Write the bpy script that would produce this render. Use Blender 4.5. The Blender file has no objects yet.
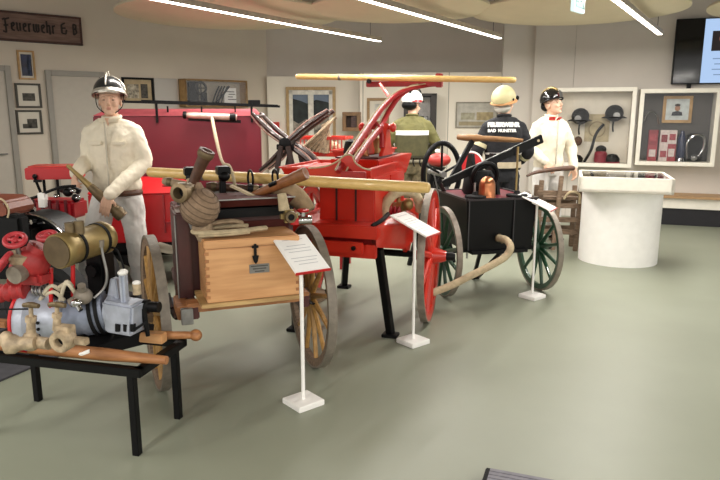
import bpy, bmesh, math, random
from mathutils import Vector, Matrix, Euler
random.seed(7)
C = bpy.context.scene.collection
R = math.radians
# ---------------------------------------------------------------- camera geometry (720x480 frame)
CH, CF, CT = 1.55, 640.0, R(11.3)
def ray(px, py):
    x = (px-360)/CF; y = (240-py)/CF
    return Vector((x, math.cos(CT)+y*math.sin(CT), -math.sin(CT)+y*math.cos(CT)))
def at(px, py, Y):
    r = ray(px, py); t = Y/r.y
    return Vector((r.x*t, Y, CH+r.z*t))
def ground(px, py, z=0.0):
    r = ray(px, py); t = (z-CH)/r.z
    return Vector((r.x*t, r.y*t, z))
# ---------------------------------------------------------------- materials
def srgb(c):
    if isinstance(c, str):
        c = tuple(int(c[i:i+2], 16)/255 for i in (0, 2, 4))
    return tuple(((v/12.92) if v <= .04045 else ((v+.055)/1.055)**2.4) for v in c)
MATS = {}
def mat(name, col, rough=.55, metal=0.0, var=.12, scale=14.0, bump=0.0, bscale=60.0, coat=0.0, kind=None, spec=.5, col2=None, stretch=None):
    if name in MATS: return MATS[name]
    m = bpy.data.materials.new(name); m.use_nodes = True
    n = m.node_tree.nodes; l = m.node_tree.links
    b = n['Principled BSDF']
    b.inputs['Roughness'].default_value = rough; b.inputs['Metallic'].default_value = metal
    b.inputs['Coat Weight'].default_value = coat; b.inputs['Specular IOR Level'].default_value = spec
    a = srgb(col); c2 = srgb(col2) if col2 else tuple(v*(1-var*1.6) for v in a)
    tc = n.new('ShaderNodeTexCoord'); mp = n.new('ShaderNodeMapping')
    l.new(tc.outputs['Object'], mp.inputs['Vector'])
    if stretch: mp.inputs['Scale'].default_value = stretch
    nz = n.new('ShaderNodeTexNoise'); nz.inputs['Scale'].default_value = scale; nz.inputs['Detail'].default_value = 4
    l.new(mp.outputs['Vector'], nz.inputs['Vector'])
    cr = n.new('ShaderNodeValToRGB')
    cr.color_ramp.elements[0].position = .35; cr.color_ramp.elements[1].position = .65
    cr.color_ramp.elements[0].color = (*c2, 1); cr.color_ramp.elements[1].color = (*(min(1, v*(1+var*.4)) for v in a), 1)
    l.new(nz.outputs['Fac'], cr.inputs['Fac']); l.new(cr.outputs['Color'], b.inputs['Base Color'])
    if bump:
        n2 = n.new('ShaderNodeTexNoise'); n2.inputs['Scale'].default_value = bscale; n2.inputs['Detail'].default_value = 5
        l.new(mp.outputs['Vector'], n2.inputs['Vector'])
        bp = n.new('ShaderNodeBump'); bp.inputs['Strength'].default_value = bump; bp.inputs['Distance'].default_value = .01
        l.new(n2.outputs['Fac'], bp.inputs['Height']); l.new(bp.outputs['Normal'], b.inputs['Normal'])
    MATS[name] = m
    return m
def wood(name, col, col2, rough=.45, scale=6.0, stretch=(1, 8, 8), coat=0.0):
    return mat(name, col, rough, 0, .1, scale, .08, 40, coat, col2=col2, stretch=stretch)
def emit(name, col, strength):
    if name in MATS: return MATS[name]
    m = bpy.data.materials.new(name); m.use_nodes = True
    b = m.node_tree.nodes['Principled BSDF']
    b.inputs['Base Color'].default_value = (.02, .02, .02, 1); b.inputs['Specular IOR Level'].default_value = .1
    b.inputs['Emission Color'].default_value = (*srgb(col), 1); b.inputs['Emission Strength'].default_value = strength
    MATS[name] = m; return m
def glass(name='clear_glass'):
    if name in MATS: return MATS[name]
    m = bpy.data.materials.new(name); m.use_nodes = True
    n = m.node_tree.nodes; l = m.node_tree.links
    o = n['Material Output']; t = n.new('ShaderNodeBsdfTransparent'); g = n.new('ShaderNodeBsdfGlossy'); g.inputs['Roughness'].default_value = .03
    fr = n.new('ShaderNodeFresnel'); fr.inputs['IOR'].default_value = 1.4
    mx = n.new('ShaderNodeMixShader'); l.new(fr.outputs[0], mx.inputs[0]); l.new(t.outputs[0], mx.inputs[1]); l.new(g.outputs[0], mx.inputs[2]); l.new(mx.outputs[0], o.inputs['Surface'])
    MATS[name] = m; return m

WALL = mat('wall_paint', 'd6cbbb', .85, var=.02, scale=2, bump=.02)
WALLD = mat('upper_wall_paint', 'dad2c8', .85, var=.03, scale=2)
WALLR = mat('gallery_wall_paint', 'd2cbc2', .85, var=.03, scale=2)
PART = mat('partition_paint', 'f2eadb', .8, var=.02, scale=2)
FLOOR = mat('sage_floor', '8d9180', .45, var=.03, scale=1.3, bump=.015, bscale=90, col2='888c7b')
CEIL = mat('ceiling_paint', '8f8577', .9, var=.04, scale=2)
SAIL = mat('acoustic_fabric', 'd6ccb2', .9, var=.03, scale=3, bump=.02)
DOORM = mat('door_paint', 'c0b8ac', .6, var=.02)
DFRAME = mat('door_frame_grey', '9a958c', .5, var=.03)
WHITE = mat('white_lacquer', 'f6f4f0', .4, var=.02)
OFFW = mat('warm_white', 'ece7da', .5, var=.03)
PAPER = mat('paper', 'f2f1ee', .7, var=.01)
INK = mat('grey_ink', 'bdbdc0', .8, var=.02)
RED = mat('signal_red', 'c72b1b', .32, var=.08, scale=5, coat=.3, spec=.5)
REDB = mat('bright_red_enamel', 'c4161d', .38, var=.06, scale=5, coat=.2)
REDD = mat('dark_red_enamel', '9c1420', .3, var=.07, scale=4, coat=.3)
WINE = mat('wine_red_panel', '6b1022', .5, var=.06, scale=3, coat=.1)
PINK = mat('faded_red_wheel', 'b5343c', .45, var=.1, scale=30)
BLACK = mat('black_paint', '08080a', .45, var=.1, spec=.22)
MBLACK = mat('matte_black', '0c0c0e', .7, var=.1, spec=.25)
STEEL = mat('worn_steel', '9a9996', .4, .8, var=.12, scale=25)
CHROME = mat('chrome', 'c9cacb', .15, 1, var=.05)
IRON = mat('iron_tyre', '8c8377', .55, .3, var=.15, scale=20, bump=.2)
BRASS = mat('old_brass', '9c8758', .42, .6, var=.14, scale=12, bump=.05)
BRASSD = mat('tarnished_brass', '76654a', .5, .5, var=.2, scale=30)
BRONZE = mat('cast_bronze', 'b8a487', .55, .12, var=.26, scale=30, bump=.25)
COPPER = mat('polished_copper', 'b2734f', .28, .9, var=.1)
ALU = mat('blue_grey_aluminium', 'b2b8c6', .45, .3, var=.12, scale=18, bump=.1)
ALUD = mat('dark_cast_grey', '8a92a5', .5, .3, var=.15, scale=18, bump=.2)
POLE = wood('yellow_varnished_wood', 'e2c07c', 'd8b26c', .35, 5, (1, 12, 12), .3)
HONEY = wood('honey_oak', 'd3a06e', 'c69160', .4, 4, (1, 10, 10), .2)
WAX = wood('waxed_spoke_wood', 'b58a4c', '96703a', .45, 8, (6, 6, 2), .1)
GREYW = wood('weathered_wood', '8a7460', '6c5847', .65, 8, (2, 9, 9))
OAK = wood('pale_frame_oak', 'b8935f', 'a5814f', .5, 4, (4, 4, 4))
DARKW = wood('dark_wood', '4c2c20', '371d15', .45, 8, (2, 9, 9), .1)
TANW = wood('tan_wood', 'b27b4d', '94613a', .5, 6, (1, 10, 10), .1)
MAROON = mat('maroon_brown_paint', '4d1f1d', .42, var=.12, scale=7, coat=.15)
GREEN = mat('bottle_green_paint', '1f4a31', .42, var=.15, scale=12, coat=.2)
CANVAS = mat('canvas_hose', 'a08a70', .9, var=.16, scale=40, bump=.4, bscale=120)
CANVASL = mat('pale_canvas', 'bfae8e', .9, var=.12, scale=30, bump=.4, bscale=120)
LEATH = mat('brown_leather', '5f4030', .5, var=.25, scale=20, bump=.15)
SADDLE = mat('saddle_leather', '7a3d28', .4, var=.12, scale=14, bump=.1)
SKIN = mat('mannequin_skin', 'dab197', .55, var=.05, scale=8)
LIP = mat('mannequin_lip', 'bf8272', .5, var=.02)
EYE = mat('mannequin_eye', '6b5347', .4, var=.02)
WCLOTH = mat('white_drill_cloth', 'e8dfca', .9, var=.03, scale=12, bump=.25, bscale=35)
TCLOTH = mat('pale_grey_trousers', 'd8d6d2', .9, var=.04, scale=10, bump=.3, bscale=25)
OLIVE = mat('olive_fire_jacket', '66633a', .85, var=.12, scale=9, bump=.2, bscale=25)
OLIVED = mat('faded_olive_trousers', '6b6148', .9, var=.3, scale=22, bump=.3, bscale=25)
NAVY = mat('black_fire_jacket', '16171c', .85, var=.1, scale=9, bump=.2, bscale=25)
BEIGE = mat('beige_reflective_band', 'cfc7a2', .6, var=.05)
REFL = mat('white_reflective', 'f4f4f0', .6, var=.02)
GLASS = glass()
# ---------------------------------------------------------------- mesh builder
class MB:
    def __init__(s, M=None):
        s.bm = bmesh.new(); s.M = M or Matrix()
    def _face(s, vs):
        try: s.bm.faces.new(vs)
        except ValueError: pass
    def v(s, p): return s.bm.verts.new(s.M @ Vector(p))
    def box(s, c, size, rot=None):
        m = Matrix.Translation(c) @ (Euler([R(a) for a in rot]).to_matrix().to_4x4() if rot else Matrix())
        x, y, z = [a/2 for a in size]
        vs = [s.v(m @ Vector((i*x, j*y, k*z))) for i in (-1, 1) for j in (-1, 1) for k in (-1, 1)]
        for f in ((0,1,3,2),(4,6,7,5),(0,4,5,1),(2,3,7,6),(0,2,6,4),(1,5,7,3)): s._face([vs[i] for i in f])
        return s
    def beam(s, p0, p1, w, h, up=(0,0,1)):
        p0 = Vector(p0); p1 = Vector(p1); d = (p1-p0).normalized(); u = Vector(up)
        r = d.cross(u)
        if r.length < 1e-4: r = d.cross(Vector((1,0,0)))
        r.normalize(); u = r.cross(d)
        vs = [s.v(p + r*(i*w/2) + u*(j*h/2)) for p in (p0, p1) for i, j in ((-1,-1),(1,-1),(1,1),(-1,1))]
        for f in ((3,2,1,0),(4,5,6,7),(0,1,5,4),(1,2,6,5),(2,3,7,6),(3,0,4,7)): s._face([vs[i] for i in f])
        return s
    def tube(s, pts, r, n=12, closed=False, caps=True, sy=1.0, smooth=0, up=None):
        pts = [Vector(p) for p in pts]
        if smooth and len(pts) > 2: 
            rr = r if isinstance(r, (list, tuple)) else None
            pts, rr2 = spline(pts, smooth, closed, rr); r = rr2 if rr else r
        N = len(pts); rs = r if isinstance(r, (list, tuple)) else [r]*N
        rings = []; prev = None
        for i, p in enumerate(pts):
            a = pts[(i-1) % N] if (closed or i > 0) else p
            b = pts[(i+1) % N] if (closed or i < N-1) else p
            t = (b-a).normalized()
            if prev is None:
                ref = Vector(up) if up else Vector((0,0,1))
                if abs(t.dot(ref)) > .95: ref = Vector((1,0,0))
                nrm = (ref - t*ref.dot(t)).normalized()
            else:
                nrm = (prev - t*prev.dot(t)).normalized()
            prev = nrm; bn = t.cross(nrm)
            rings.append([s.v(p + (nrm*math.cos(2*math.pi*k/n)*sy + bn*math.sin(2*math.pi*k/n))*rs[i]) for k in range(n)])
        for i in range(N if closed else N-1):
            A = rings[i]; B = rings[(i+1) % N]
            for k in range(n): s._face([A[k], A[(k+1)%n], B[(k+1)%n], B[k]])
        if caps and not closed:
            s._face(rings[0][::-1]); s._face(rings[-1])
        return s
    def cyl(s, p0, p1, r0, r1=None, n=20): return s.tube([p0, p1], [r0, r0 if r1 is None else r1], n)
    def lathe(s, prof, o=(0,0,0), d=(0,0,1), n=28, closed=False):
        o = Vector(o); d = Vector(d).normalized()
        ref = Vector((0,0,1)) if abs(d.z) < .9 else Vector((1,0,0))
        u = (ref - d*ref.dot(d)).normalized(); w = d.cross(u)
        rings = [[s.v(o + d*h + (u*math.cos(2*math.pi*k/n)+w*math.sin(2*math.pi*k/n))*max(r, 1e-4)) for k in range(n)] for r, h in prof]
        L = len(rings)
        for i in range(L if closed else L-1):
            A = rings[i]; B = rings[(i+1) % L]
            for k in range(n): s._face([A[k], A[(k+1)%n], B[(k+1)%n], B[k]])
        if not closed:
            s._face(rings[0][::-1]); s._face(rings[-1])
        return s
    def ball(s, c, r, n=16, rot=None):
        if not isinstance(r, (tuple, list)): r = (r, r, r)
        m = Matrix.Translation(c) @ (Euler([R(a) for a in rot]).to_matrix().to_4x4() if rot else Matrix())
        rings = []
        h = n//2
        for i in range(1, h):
            t = math.pi*i/h
            rings.append([s.v(m @ Vector((r[0]*math.sin(t)*math.cos(2*math.pi*k/n), r[1]*math.sin(t)*math.sin(2*math.pi*k/n), r[2]*math.cos(t)))) for k in range(n)])
        top = s.v(m @ Vector((0,0,r[2]))); bot = s.v(m @ Vector((0,0,-r[2])))
        for k in range(n):
            s._face([top, rings[0][k], rings[0][(k+1)%n]]); s._face([bot, rings[-1][(k+1)%n], rings[-1][k]])
        for i in range(len(rings)-1):
            for k in range(n): s._face([rings[i][k], rings[i+1][k], rings[i+1][(k+1)%n], rings[i][(k+1)%n]])
        return s
    def dome(s, c, r, n=28, low=100, rot=None):
        m = Matrix.Translation(c) @ (Euler([R(a) for a in rot]).to_matrix().to_4x4() if rot else Matrix())
        top = s.v(m @ Vector((0, 0, r[2]))); prev = None
        for i in range(1, 13):
            t = R(low)*i/12; ring = [s.v(m @ Vector((r[0]*math.sin(t)*math.cos(2*math.pi*k/n), r[1]*math.sin(t)*math.sin(2*math.pi*k/n), r[2]*math.cos(t)))) for k in range(n)]
            for k in range(n): s._face([top, ring[k], ring[(k+1)%n]] if prev is None else [prev[k], ring[k], ring[(k+1)%n], prev[(k+1)%n]])
            prev = ring
        s._face(prev[::-1]); return s
    def torus(s, c, Rr, r, axis=(0,0,1), n=32, m=8, sc=(1,1)):
        axis = Vector(axis).normalized(); ref = Vector((0,0,1)) if abs(axis.z) < .9 else Vector((1,0,0))
        u = (ref-axis*ref.dot(axis)).normalized(); w = axis.cross(u); c = Vector(c)
        return s.tube([c + u*math.cos(2*math.pi*k/n)*Rr*sc[0] + w*math.sin(2*math.pi*k/n)*Rr*sc[1] for k in range(n)], r, m, closed=True)
    def prism(s, pts, thick, plane='xz', off=0.0):
        # polygon in a plane, thickened along the third axis, from off to off+thick
        def P(a, b, c):
            return (a, c, b) if plane == 'xz' else ((c, a, b) if plane == 'yz' else (a, b, c))
        A = [s.v(P(a, b, off)) for a, b in pts]; B = [s.v(P(a, b, off+thick)) for a, b in pts]
        s._face(A); s._face(B[::-1])
        n = len(pts)
        for i in range(n): s._face([A[i], B[i], B[(i+1)%n], A[(i+1)%n]])
        return s
    def hull8(s, low, high):
        A = [s.v(p) for p in low]; B = [s.v(p) for p in high]
        s._face(A[::-1]); s._face(B); n = len(A)
        for i in range(n): s._face([A[i], A[(i+1)%n], B[(i+1)%n], B[i]])
        return s
    def mesh(s, name):
        me = bpy.data.meshes.new(name)
        bmesh.ops.recalc_face_normals(s.bm, faces=s.bm.faces[:])
        s.bm.to_mesh(me); s.bm.free(); return me
    def build(s, name, m, parent=None, bevel=0.0, angle=35, **kw):
        if bevel:
            bmesh.ops.recalc_face_normals(s.bm, faces=s.bm.faces[:])
            ed = [e for e in s.bm.edges if len(e.link_faces) == 2 and e.calc_face_angle(0) > R(40)]
            if ed: bmesh.ops.bevel(s.bm, geom=ed, offset=bevel, segments=2, affect='EDGES', clamp_overlap=True)
        me = s.mesh(name); me.materials.append(m)
        for p in me.polygons: p.use_smooth = True
        try: me.set_sharp_from_angle(angle=R(angle))
        except Exception: pass
        return link(name, me, parent, **kw)
def link(name, me, parent=None, **kw):
    o = bpy.data.objects.new(name, me); C.objects.link(o); o.parent = parent
    for k, v in kw.items():
        if k == 'loc': o.location = v
        elif k == 'rz': o.rotation_euler = (0, 0, R(v))
        elif v is not None: o[{'cat': 'category'}.get(k, k)] = v
    return o
def spline(pts, k, closed=False, rs=None):
    N = len(pts); out = []; ro = []
    rng = range(N if closed else N-1)
    for i in rng:
        p0 = pts[(i-1)%N] if (closed or i) else pts[0]; p1 = pts[i]; p2 = pts[(i+1)%N]
        p3 = pts[(i+2)%N] if (closed or i+2 < N) else pts[-1]
        for j in range(k):
            t = j/k
            out.append(.5*((2*p1)+(p2-p0)*t+(2*p0-5*p1+4*p2-p3)*t*t+(3*p1-p0-3*p2+p3)*t**3))
            if rs: ro.append(rs[i]*(1-t)+rs[(i+1)%N]*t)
    if not closed:
        out.append(pts[-1])
        if rs: ro.append(rs[-1])
    return out, ro
def thing(name, label, cat, loc=(0,0,0), rz=0, group=None, kind=None):
    o = bpy.data.objects.new(name, None); C.objects.link(o); o.empty_display_size = .1
    o.location = loc; o.rotation_euler = (0, 0, R(rz))
    o['label'] = label; o['category'] = cat
    if group: o['group'] = group
    if kind: o['kind'] = kind
    return o
def loc(o, p):
    d = Vector(p)-o.location; a = -o.rotation_euler.z
    return Vector((d.x*math.cos(a)-d.y*math.sin(a), d.x*math.sin(a)+d.y*math.cos(a), d.z))
def L(o, px, py, Y): return loc(o, at(px, py, Y))
def struct(name, mb, m, parent=None, bevel=0, **kw):
    return mb.build(name, m, parent, bevel, kind='structure' if parent is None else None, **kw)
def bake(obj_mods, mb, name, m, parent=None, voxel=.006, smooth=4, **kw):
    me = mb.mesh(name); o = bpy.data.objects.new(name, me); C.objects.link(o)
    r = o.modifiers.new('r', 'REMESH'); r.mode = 'VOXEL'; r.voxel_size = voxel
    if smooth:
        q = o.modifiers.new('s', 'SMOOTH'); q.factor = .5; q.iterations = smooth
    for f in obj_mods: f(o)
    dg = bpy.context.evaluated_depsgraph_get(); me2 = bpy.data.meshes.new_from_object(o.evaluated_get(dg))
    bpy.data.objects.remove(o); bpy.data.meshes.remove(me)
    me2.name = name; me2.materials.clear(); me2.materials.append(m)
    for p in me2.polygons: p.use_smooth = True
    return link(name, me2, parent, **kw)
def text(body, size, depth, name, m, parent, mtx, align='CENTER', shear=0, bold=0, spacing=1.0):
    cu = bpy.data.curves.new(name, 'FONT'); cu.body = body; cu.size = size; cu.extrude = depth; cu.align_x = align; cu.align_y = 'CENTER'
    cu.shear = shear; cu.offset = bold; cu.space_character = spacing; cu.resolution_u = 3
    o = bpy.data.objects.new(name, cu); C.objects.link(o)
    dg = bpy.context.evaluated_depsgraph_get(); me = bpy.data.meshes.new_from_object(o.evaluated_get(dg))
    bpy.data.objects.remove(o); me.transform(mtx); me.materials.clear(); me.materials.append(m); me.name = name
    return link(name, me, parent)
# a matrix for things facing local -y: text x -> +x, text y -> +z, text z -> -y
FACE = Matrix(((1,0,0,0),(0,0,-1,0),(0,1,0,0),(0,0,0,1)))
def copy_tree(o, parent=None):
    c = o.copy(); C.objects.link(c); c.parent = parent
    for ch in list(o.children): copy_tree(ch, c)
    return c

# ================================================================ SETTING
struct('floor', MB().box((0, 4.5, -.05), (18, 20, .1)), FLOOR)
WL = bpy.data.objects.new('tmp', None)   # wall reference frames (never linked)
class Frame:                              # vertical wall plane: origin + heading; local -y faces the room
    def __init__(s, p, yaw):
        s.p = Vector((p[0], p[1], 0)); s.yaw = yaw
        s.u = Vector((math.cos(R(yaw)), math.sin(R(yaw)), 0)); s.n = Vector((math.sin(R(yaw)), -math.cos(R(yaw)), 0))
    def hit(s, px, py, off=0):            # point on the plane moved off metres into the room -> (u, z)
        r = ray(px, py); o = Vector((0, 0, CH)); q = s.p+s.n*off
        t = (q-o).dot(s.n)/r.dot(s.n); w = o+r*t
        return (w-q).dot(s.u), w.z
    def world(s, u, z, off=0): return s.p+s.u*u+s.n*off+Vector((0,0,z))
LEFT = Frame((-4.67, 8.3), 42); RIGHT = Frame((4.4, 9.2), -20)
PA = Frame((-1.5, 10.95), -1.5); PB = Frame((.0, 10.62), -4)
def wallbox(name, f, u0, u1, z0, z1, m, th=.12):
    mb = MB(); mb.box(((u0+u1)/2, th/2, (z0+z1)/2), (u1-u0, th, z1-z0))
    return struct(name, mb, m, loc=f.p, rz=f.yaw)
wallbox('wall_left', LEFT, -5.5, 4.18, 0, 3.4, WALL)
wallbox('wall_right', RIGHT, -1.92, 6, 0, 3.4, WALLR)
BK = Frame((-1.6, 11.3), 0)
wallbox('wall_back', BK, -.3, 4.6, 0, 3.4, WALLD)
struct('ceiling', MB().box((0, 4.5, 3.45), (18, 20, .1)), CEIL)
# low partitions in front of the back wall
wallbox('wall_partition', PA, -.05, 1.62, 0, 2.13, PART, .1)
wallbox('wall_screen', PB, 0, 2.36, 0, 2.17, PART, .1)
mb = MB(); mb.box((0, 0, 1.7), (.56, .1, 3.4)); struct('trim_1', mb, WALLR, loc=(2.44, 10.02, 0), rz=-4)
mb = MB(); mb.box((1.0, -.008, .05), (2.2, .016, .1)); struct('baseboard_right', mb, mat('grey_skirting', '8a8478', .6), loc=RIGHT.p, rz=RIGHT.yaw)
# panel joints on the partitions
def strip(f, px, z0, z1, w=.012, nm='trim_2', m=DFRAME):
    u, _ = f.hit(px, 120); mb = MB(); mb.box((u, -.004, (z0+z1)/2), (w, .008, z1-z0)); struct(nm, mb, m, loc=f.p, rz=f.yaw)
strip(PB, 448, 0, 2.17, .01, 'trim_2'); strip(RIGHT, 571, 0, 3.4, .008, 'trim_3', mat('joint_grey', 'b9b2a8', .8)); strip(PB, 363, 0, 2.17, .012, 'trim_4')
# doors on the left wall
def door(n, px0, px1, ytop, handle_side):
    u0, z = LEFT.hit(px0, ytop); u1, _ = LEFT.hit(px1, ytop); w = u1-u0
    o = bpy.data.objects.new('door_%d' % n, None); C.objects.link(o); o.location = LEFT.world(u0, 0); o.rotation_euler = (0,0,R(LEFT.yaw)); o['kind'] = 'structure'
    f = MB(); t = .07
    f.box((t/2, -.02, z/2), (t, .06, z)); f.box((w-t/2, -.02, z/2), (t, .06, z)); f.box((w/2, -.02, z-t/2), (w-2*t, .06, t))
    f.build('door_frame', DFRAME, o, .004)
    MB().box((w/2, -.005, (z-t)/2), (w-2*t, .03, z-t)).build('door_leaf', DOORM, o, .003)
    h = MB(); hx = w-t-.08 if handle_side > 0 else t+.08
    h.cyl((hx, -.02, 1.02), (hx, -.075, 1.02), .011); h.tube([(hx, -.075, 1.02), (hx-.12*handle_side, -.075, 1.02)], .01); h.build('door_handle', STEEL, o)
door(1, 44, 103, 70, 1); door(2, -55, 9, 63, 1)
# dark floor mat far left
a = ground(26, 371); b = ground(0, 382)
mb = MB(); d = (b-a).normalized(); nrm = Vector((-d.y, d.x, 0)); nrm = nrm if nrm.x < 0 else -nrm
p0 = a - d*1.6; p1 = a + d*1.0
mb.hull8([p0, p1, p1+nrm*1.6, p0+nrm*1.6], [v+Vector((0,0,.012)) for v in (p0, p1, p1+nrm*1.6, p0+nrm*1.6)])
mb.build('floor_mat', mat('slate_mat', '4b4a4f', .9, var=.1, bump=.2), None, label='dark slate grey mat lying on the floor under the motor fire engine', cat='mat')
# grey upholstered block cut off by the bottom edge
a = ground(486, 467, .06)
o = thing('floor_box', 'low grey ribbed box with black edge on the open floor in the foreground', 'box', (a.x, a.y, 0), -20)
MB().box((.2, -.25, .03), (.4, .5, .06)).build('body', MBLACK, o, .004)
m = MB()
for k in range(18): m.box((.2+.011*0, -.02-.026*k, .062), (.36, .02, .006))
m.build('ribbed_top', mat('grey_ribbed_plastic', '77757d', .6), o)
# ================================================================ CEILING SAILS
def sail(x, y, z, r, label):
    m = MB(); pr = [(0.001, -.09)]
    for k in range(1, 13):
        t = k/12; pr.append((r*t, -.09*(1-t*t)))
    pr += [(r, .02), (r-.03, .04), (.001, .04)]
    m.lathe(pr, n=96)
    for k in range(3):
        a = 2.1*k+.4; m.cyl((r*.6*math.cos(a), r*.6*math.sin(a), .03), (r*.6*math.cos(a), r*.6*math.sin(a), 3.4-z), .004, n=6)
    m.build('ceiling_sail', SAIL, None, 0, 30, label=label, cat='ceiling panel', group='round cream ceiling sails', loc=(x, y, z))
sail(-1.47, 7.61, 2.62, 1.24, 'big round cream ceiling sail above the left wall, left of all sails')
sail(.42, 7.2, 2.62, .97, 'round cream ceiling sail over the red pump, overlapping a darker one behind')
sail(.45, 8.75, 2.85, 1.25, 'round ceiling sail furthest back, above the pale partition')
sail(2.35, 7.3, 2.62, 1.12, 'round cream ceiling sail with the green exit sign hanging before it')
sail(4.95, 6.6, 2.62, 1.38, 'round cream ceiling sail at the right above the television')
# ================================================================ LINEAR LAMPS
LAMP = emit('lamp_diffuser', 'fff4e4', 9)
def lamp(p_end, az, length, label, power=90):
    o = thing('pendant_lamp', label, 'lamp', (p_end.x, p_end.y, p_end.z), -az, 'linear pendant lamps')
    m = MB(); m.box((0, -length/2, .022), (.06, length, .05)); m.build('housing', mat('lamp_housing', 'b7ad9d', .5, .3), o, .004)
    m = MB(); m.box((0, -length/2, -.006), (.05, length-.02, .008)); m.build('diffuser', LAMP, o)
    for y in (-.25, -length+.4):
        MB().cyl((0, y, .04), (0, y, 3.4-p_end.z), .003, n=6).build('wire', MBLACK, o)
    ld = bpy.data.lights.new('lamp_light', 'AREA'); ld.shape = 'RECTANGLE'; ld.size = .05; ld.size_y = length; ld.energy = power; ld.color = (1, .96, .90)
    lo = bpy.data.objects.new('lamp_light', ld); C.objects.link(lo); lo.parent = o; lo.location = (0, -length/2, -.02)
    return o
E1 = ground(380, 41, 2.46); E2 = ground(500, 38, 2.46); E3 = ground(660, 34, 2.46)
lamp(E1, 31.5, 4.1, 'long linear pendant lamp, leftmost of the lit lamps under the ceiling')
lamp(E2, 31.5, 4.1, 'linear pendant lamp in the middle, ending above the partition wall')
lamp(E3, 31.5, 4.1, 'short-looking linear pendant lamp to the right of the exit sign')
# unseen lamps continuing the rows, added behind the viewpoint to light the hall
for (x, y) in ((-3.6, 3.2), (-1.6, .9), (2.6, .6), (4.6, 2.9), (.6, -1.6)):
    l_ = lamp(Vector((x, y, 2.5)), 31.5, 3.4, 'added unseen linear pendant lamp lighting the near part of the hall')
# exit sign
p = at(573, 0, 5.0)
o = thing('exit_sign', 'green and white lit exit sign hanging from the ceiling at the top edge', 'sign', (p.x, p.y, 0), 50)
zb = at(579, 13, 5.1).z
MB().box((.10, 0, zb+.11), (.21, .03, .22)).build('sign_box', emit('sign_white', 'e4faf6', .9), o, .004)
GT = emit('sign_green', '1f9e90', .45)
MB().box((.105, -.0165, zb+.115), (.165, .004, .165)).build('sign_face', emit('sign_teal', '6ccfc4', .6), o)
m = MB(); m.box((.05, -.020, zb+.13), (.012, .004, .12)); m.box((.12, -.018, zb+.13), (.012, .004, .12)); m.box((.085, -.018, zb+.07), (.07, .004, .012)); m.box((.17, -.018, zb+.11), (.03, .004, .16))
m.build('pictogram', GT, o)
MB().cyl((.1, 0, zb+.22), (.1, 0, 3.4), .008, n=8).build('rod', STEEL, o)
# ================================================================ LEFT WALL ITEMS
def wallthing(f, name, label, cat, px0, px1, py0, py1, off=.0, group=None):
    """corner pixels -> thing at the lower left corner on wall plane; returns (empty, w, h)"""
    u0, z1 = f.hit(px0, py0, off); u1, z0 = f.hit(px1, py1, off)
    o = thing(name, label, cat, f.world(u0, z0), f.yaw, group)
    return o, u1-u0, z1-z0
def frame_mb(w, h, t, d, y=0):
    m = MB(); m.box((w/2, y-d/2, t/2), (w, d, t)); m.box((w/2, y-d/2, h-t/2), (w, d, t))
    m.box((t/2, y-d/2, h/2), (t, d, h-2*t)); m.box((w-t/2, y-d/2, h/2), (t, d, h-2*t)); return m
def picture(f, label, px, t, fm, bgm, art, d=.03, group=None, mount=0, name='framed_picture', cat='picture'):
    o, w, h = wallthing(f, name, label, cat, *px, group=group)
    frame_mb(w, h, t, d).build('frame', fm, o, .002)
    MB().box((w/2, -.008, h/2), (w-2*t, .006, h-2*t)).build('picture_ground', bgm, o)
    for (x0, z0, x1, z1, m_) in art:
        x0 = t+(w-2*t)*x0; x1 = t+(w-2*t)*x1; z0 = t+(h-2*t)*z0; z1 = t+(h-2*t)*z1
        MB().box(((x0+x1)/2, -.013, (z0+z1)/2), (x1-x0, .004, z1-z0)).build('printed_image', m_, o)
    return o, w, h
PH = mat('sepia_print', '5f574b', .6, var=.5, scale=22, col2='c7bca6')
PHB = mat('dark_print', '4a453c', .6, var=.5, scale=30, col2='2a2723')
PHBL = mat('blue_black_print', '2b3350', .5, var=.5, scale=9, col2='16181f')
MATT = mat('picture_mount', 'd9d2c4', .8, var=.02)
picture(LEFT, 'small oak framed dark blue picture, topmost of three beside the door', (16, 36, 50, 80), .022, OAK, MATT, [(.12, .08, .9, .92, PHBL), (.55, .12, .8, .8, mat('blue_print', '56698f', .5, var=.3))], group=None)
picture(LEFT, 'black framed photograph of a vehicle, middle of three beside the door', (14, 42, 83, 108), .025, mat('dark_olive_frame', '3a362a', .5), MATT, [(.22, .25, .8, .62, PHB)])
picture(LEFT, 'black framed photograph, lowest of three beside the door', (15, 43, 110, 134), .025, MATS['dark_olive_frame'], MATT, [(.18, .2, .62, .42, PHB), (.4, .2, .86, .66, PHB)])
picture(LEFT, 'black framed old picture on the wall behind the helmeted mannequin', (121, 154, 77, 103), .03, MBLACK, mat('parchment', 'b9a583', .8), [(.1, .12, .52, .78, PH), (.6, .12, .85, .8, PHB)])
# fraktur name board
u0, z1 = LEFT.hit(-22, 8); u1, z0 = LEFT.hit(82, 46); z1 = LEFT.hit(82, 18)[1]
o = thing('name_board', 'dark carved wooden board with black letter writing high on the wall', 'sign', LEFT.world(u0, z0), LEFT.yaw)
w, h = u1-u0, z1-z0
MB().box((w/2, -.02, h/2), (w, .04, h)).build('board', wood('carved_board_wood', '80665a', '6b5248', .6, 5, (1, 9, 9)), o, .004)
frame_mb(w, h, .028, .05).build('border', DARKW, o, .003)
BL = mat('board_lettering', '231a16', .6)
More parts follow.
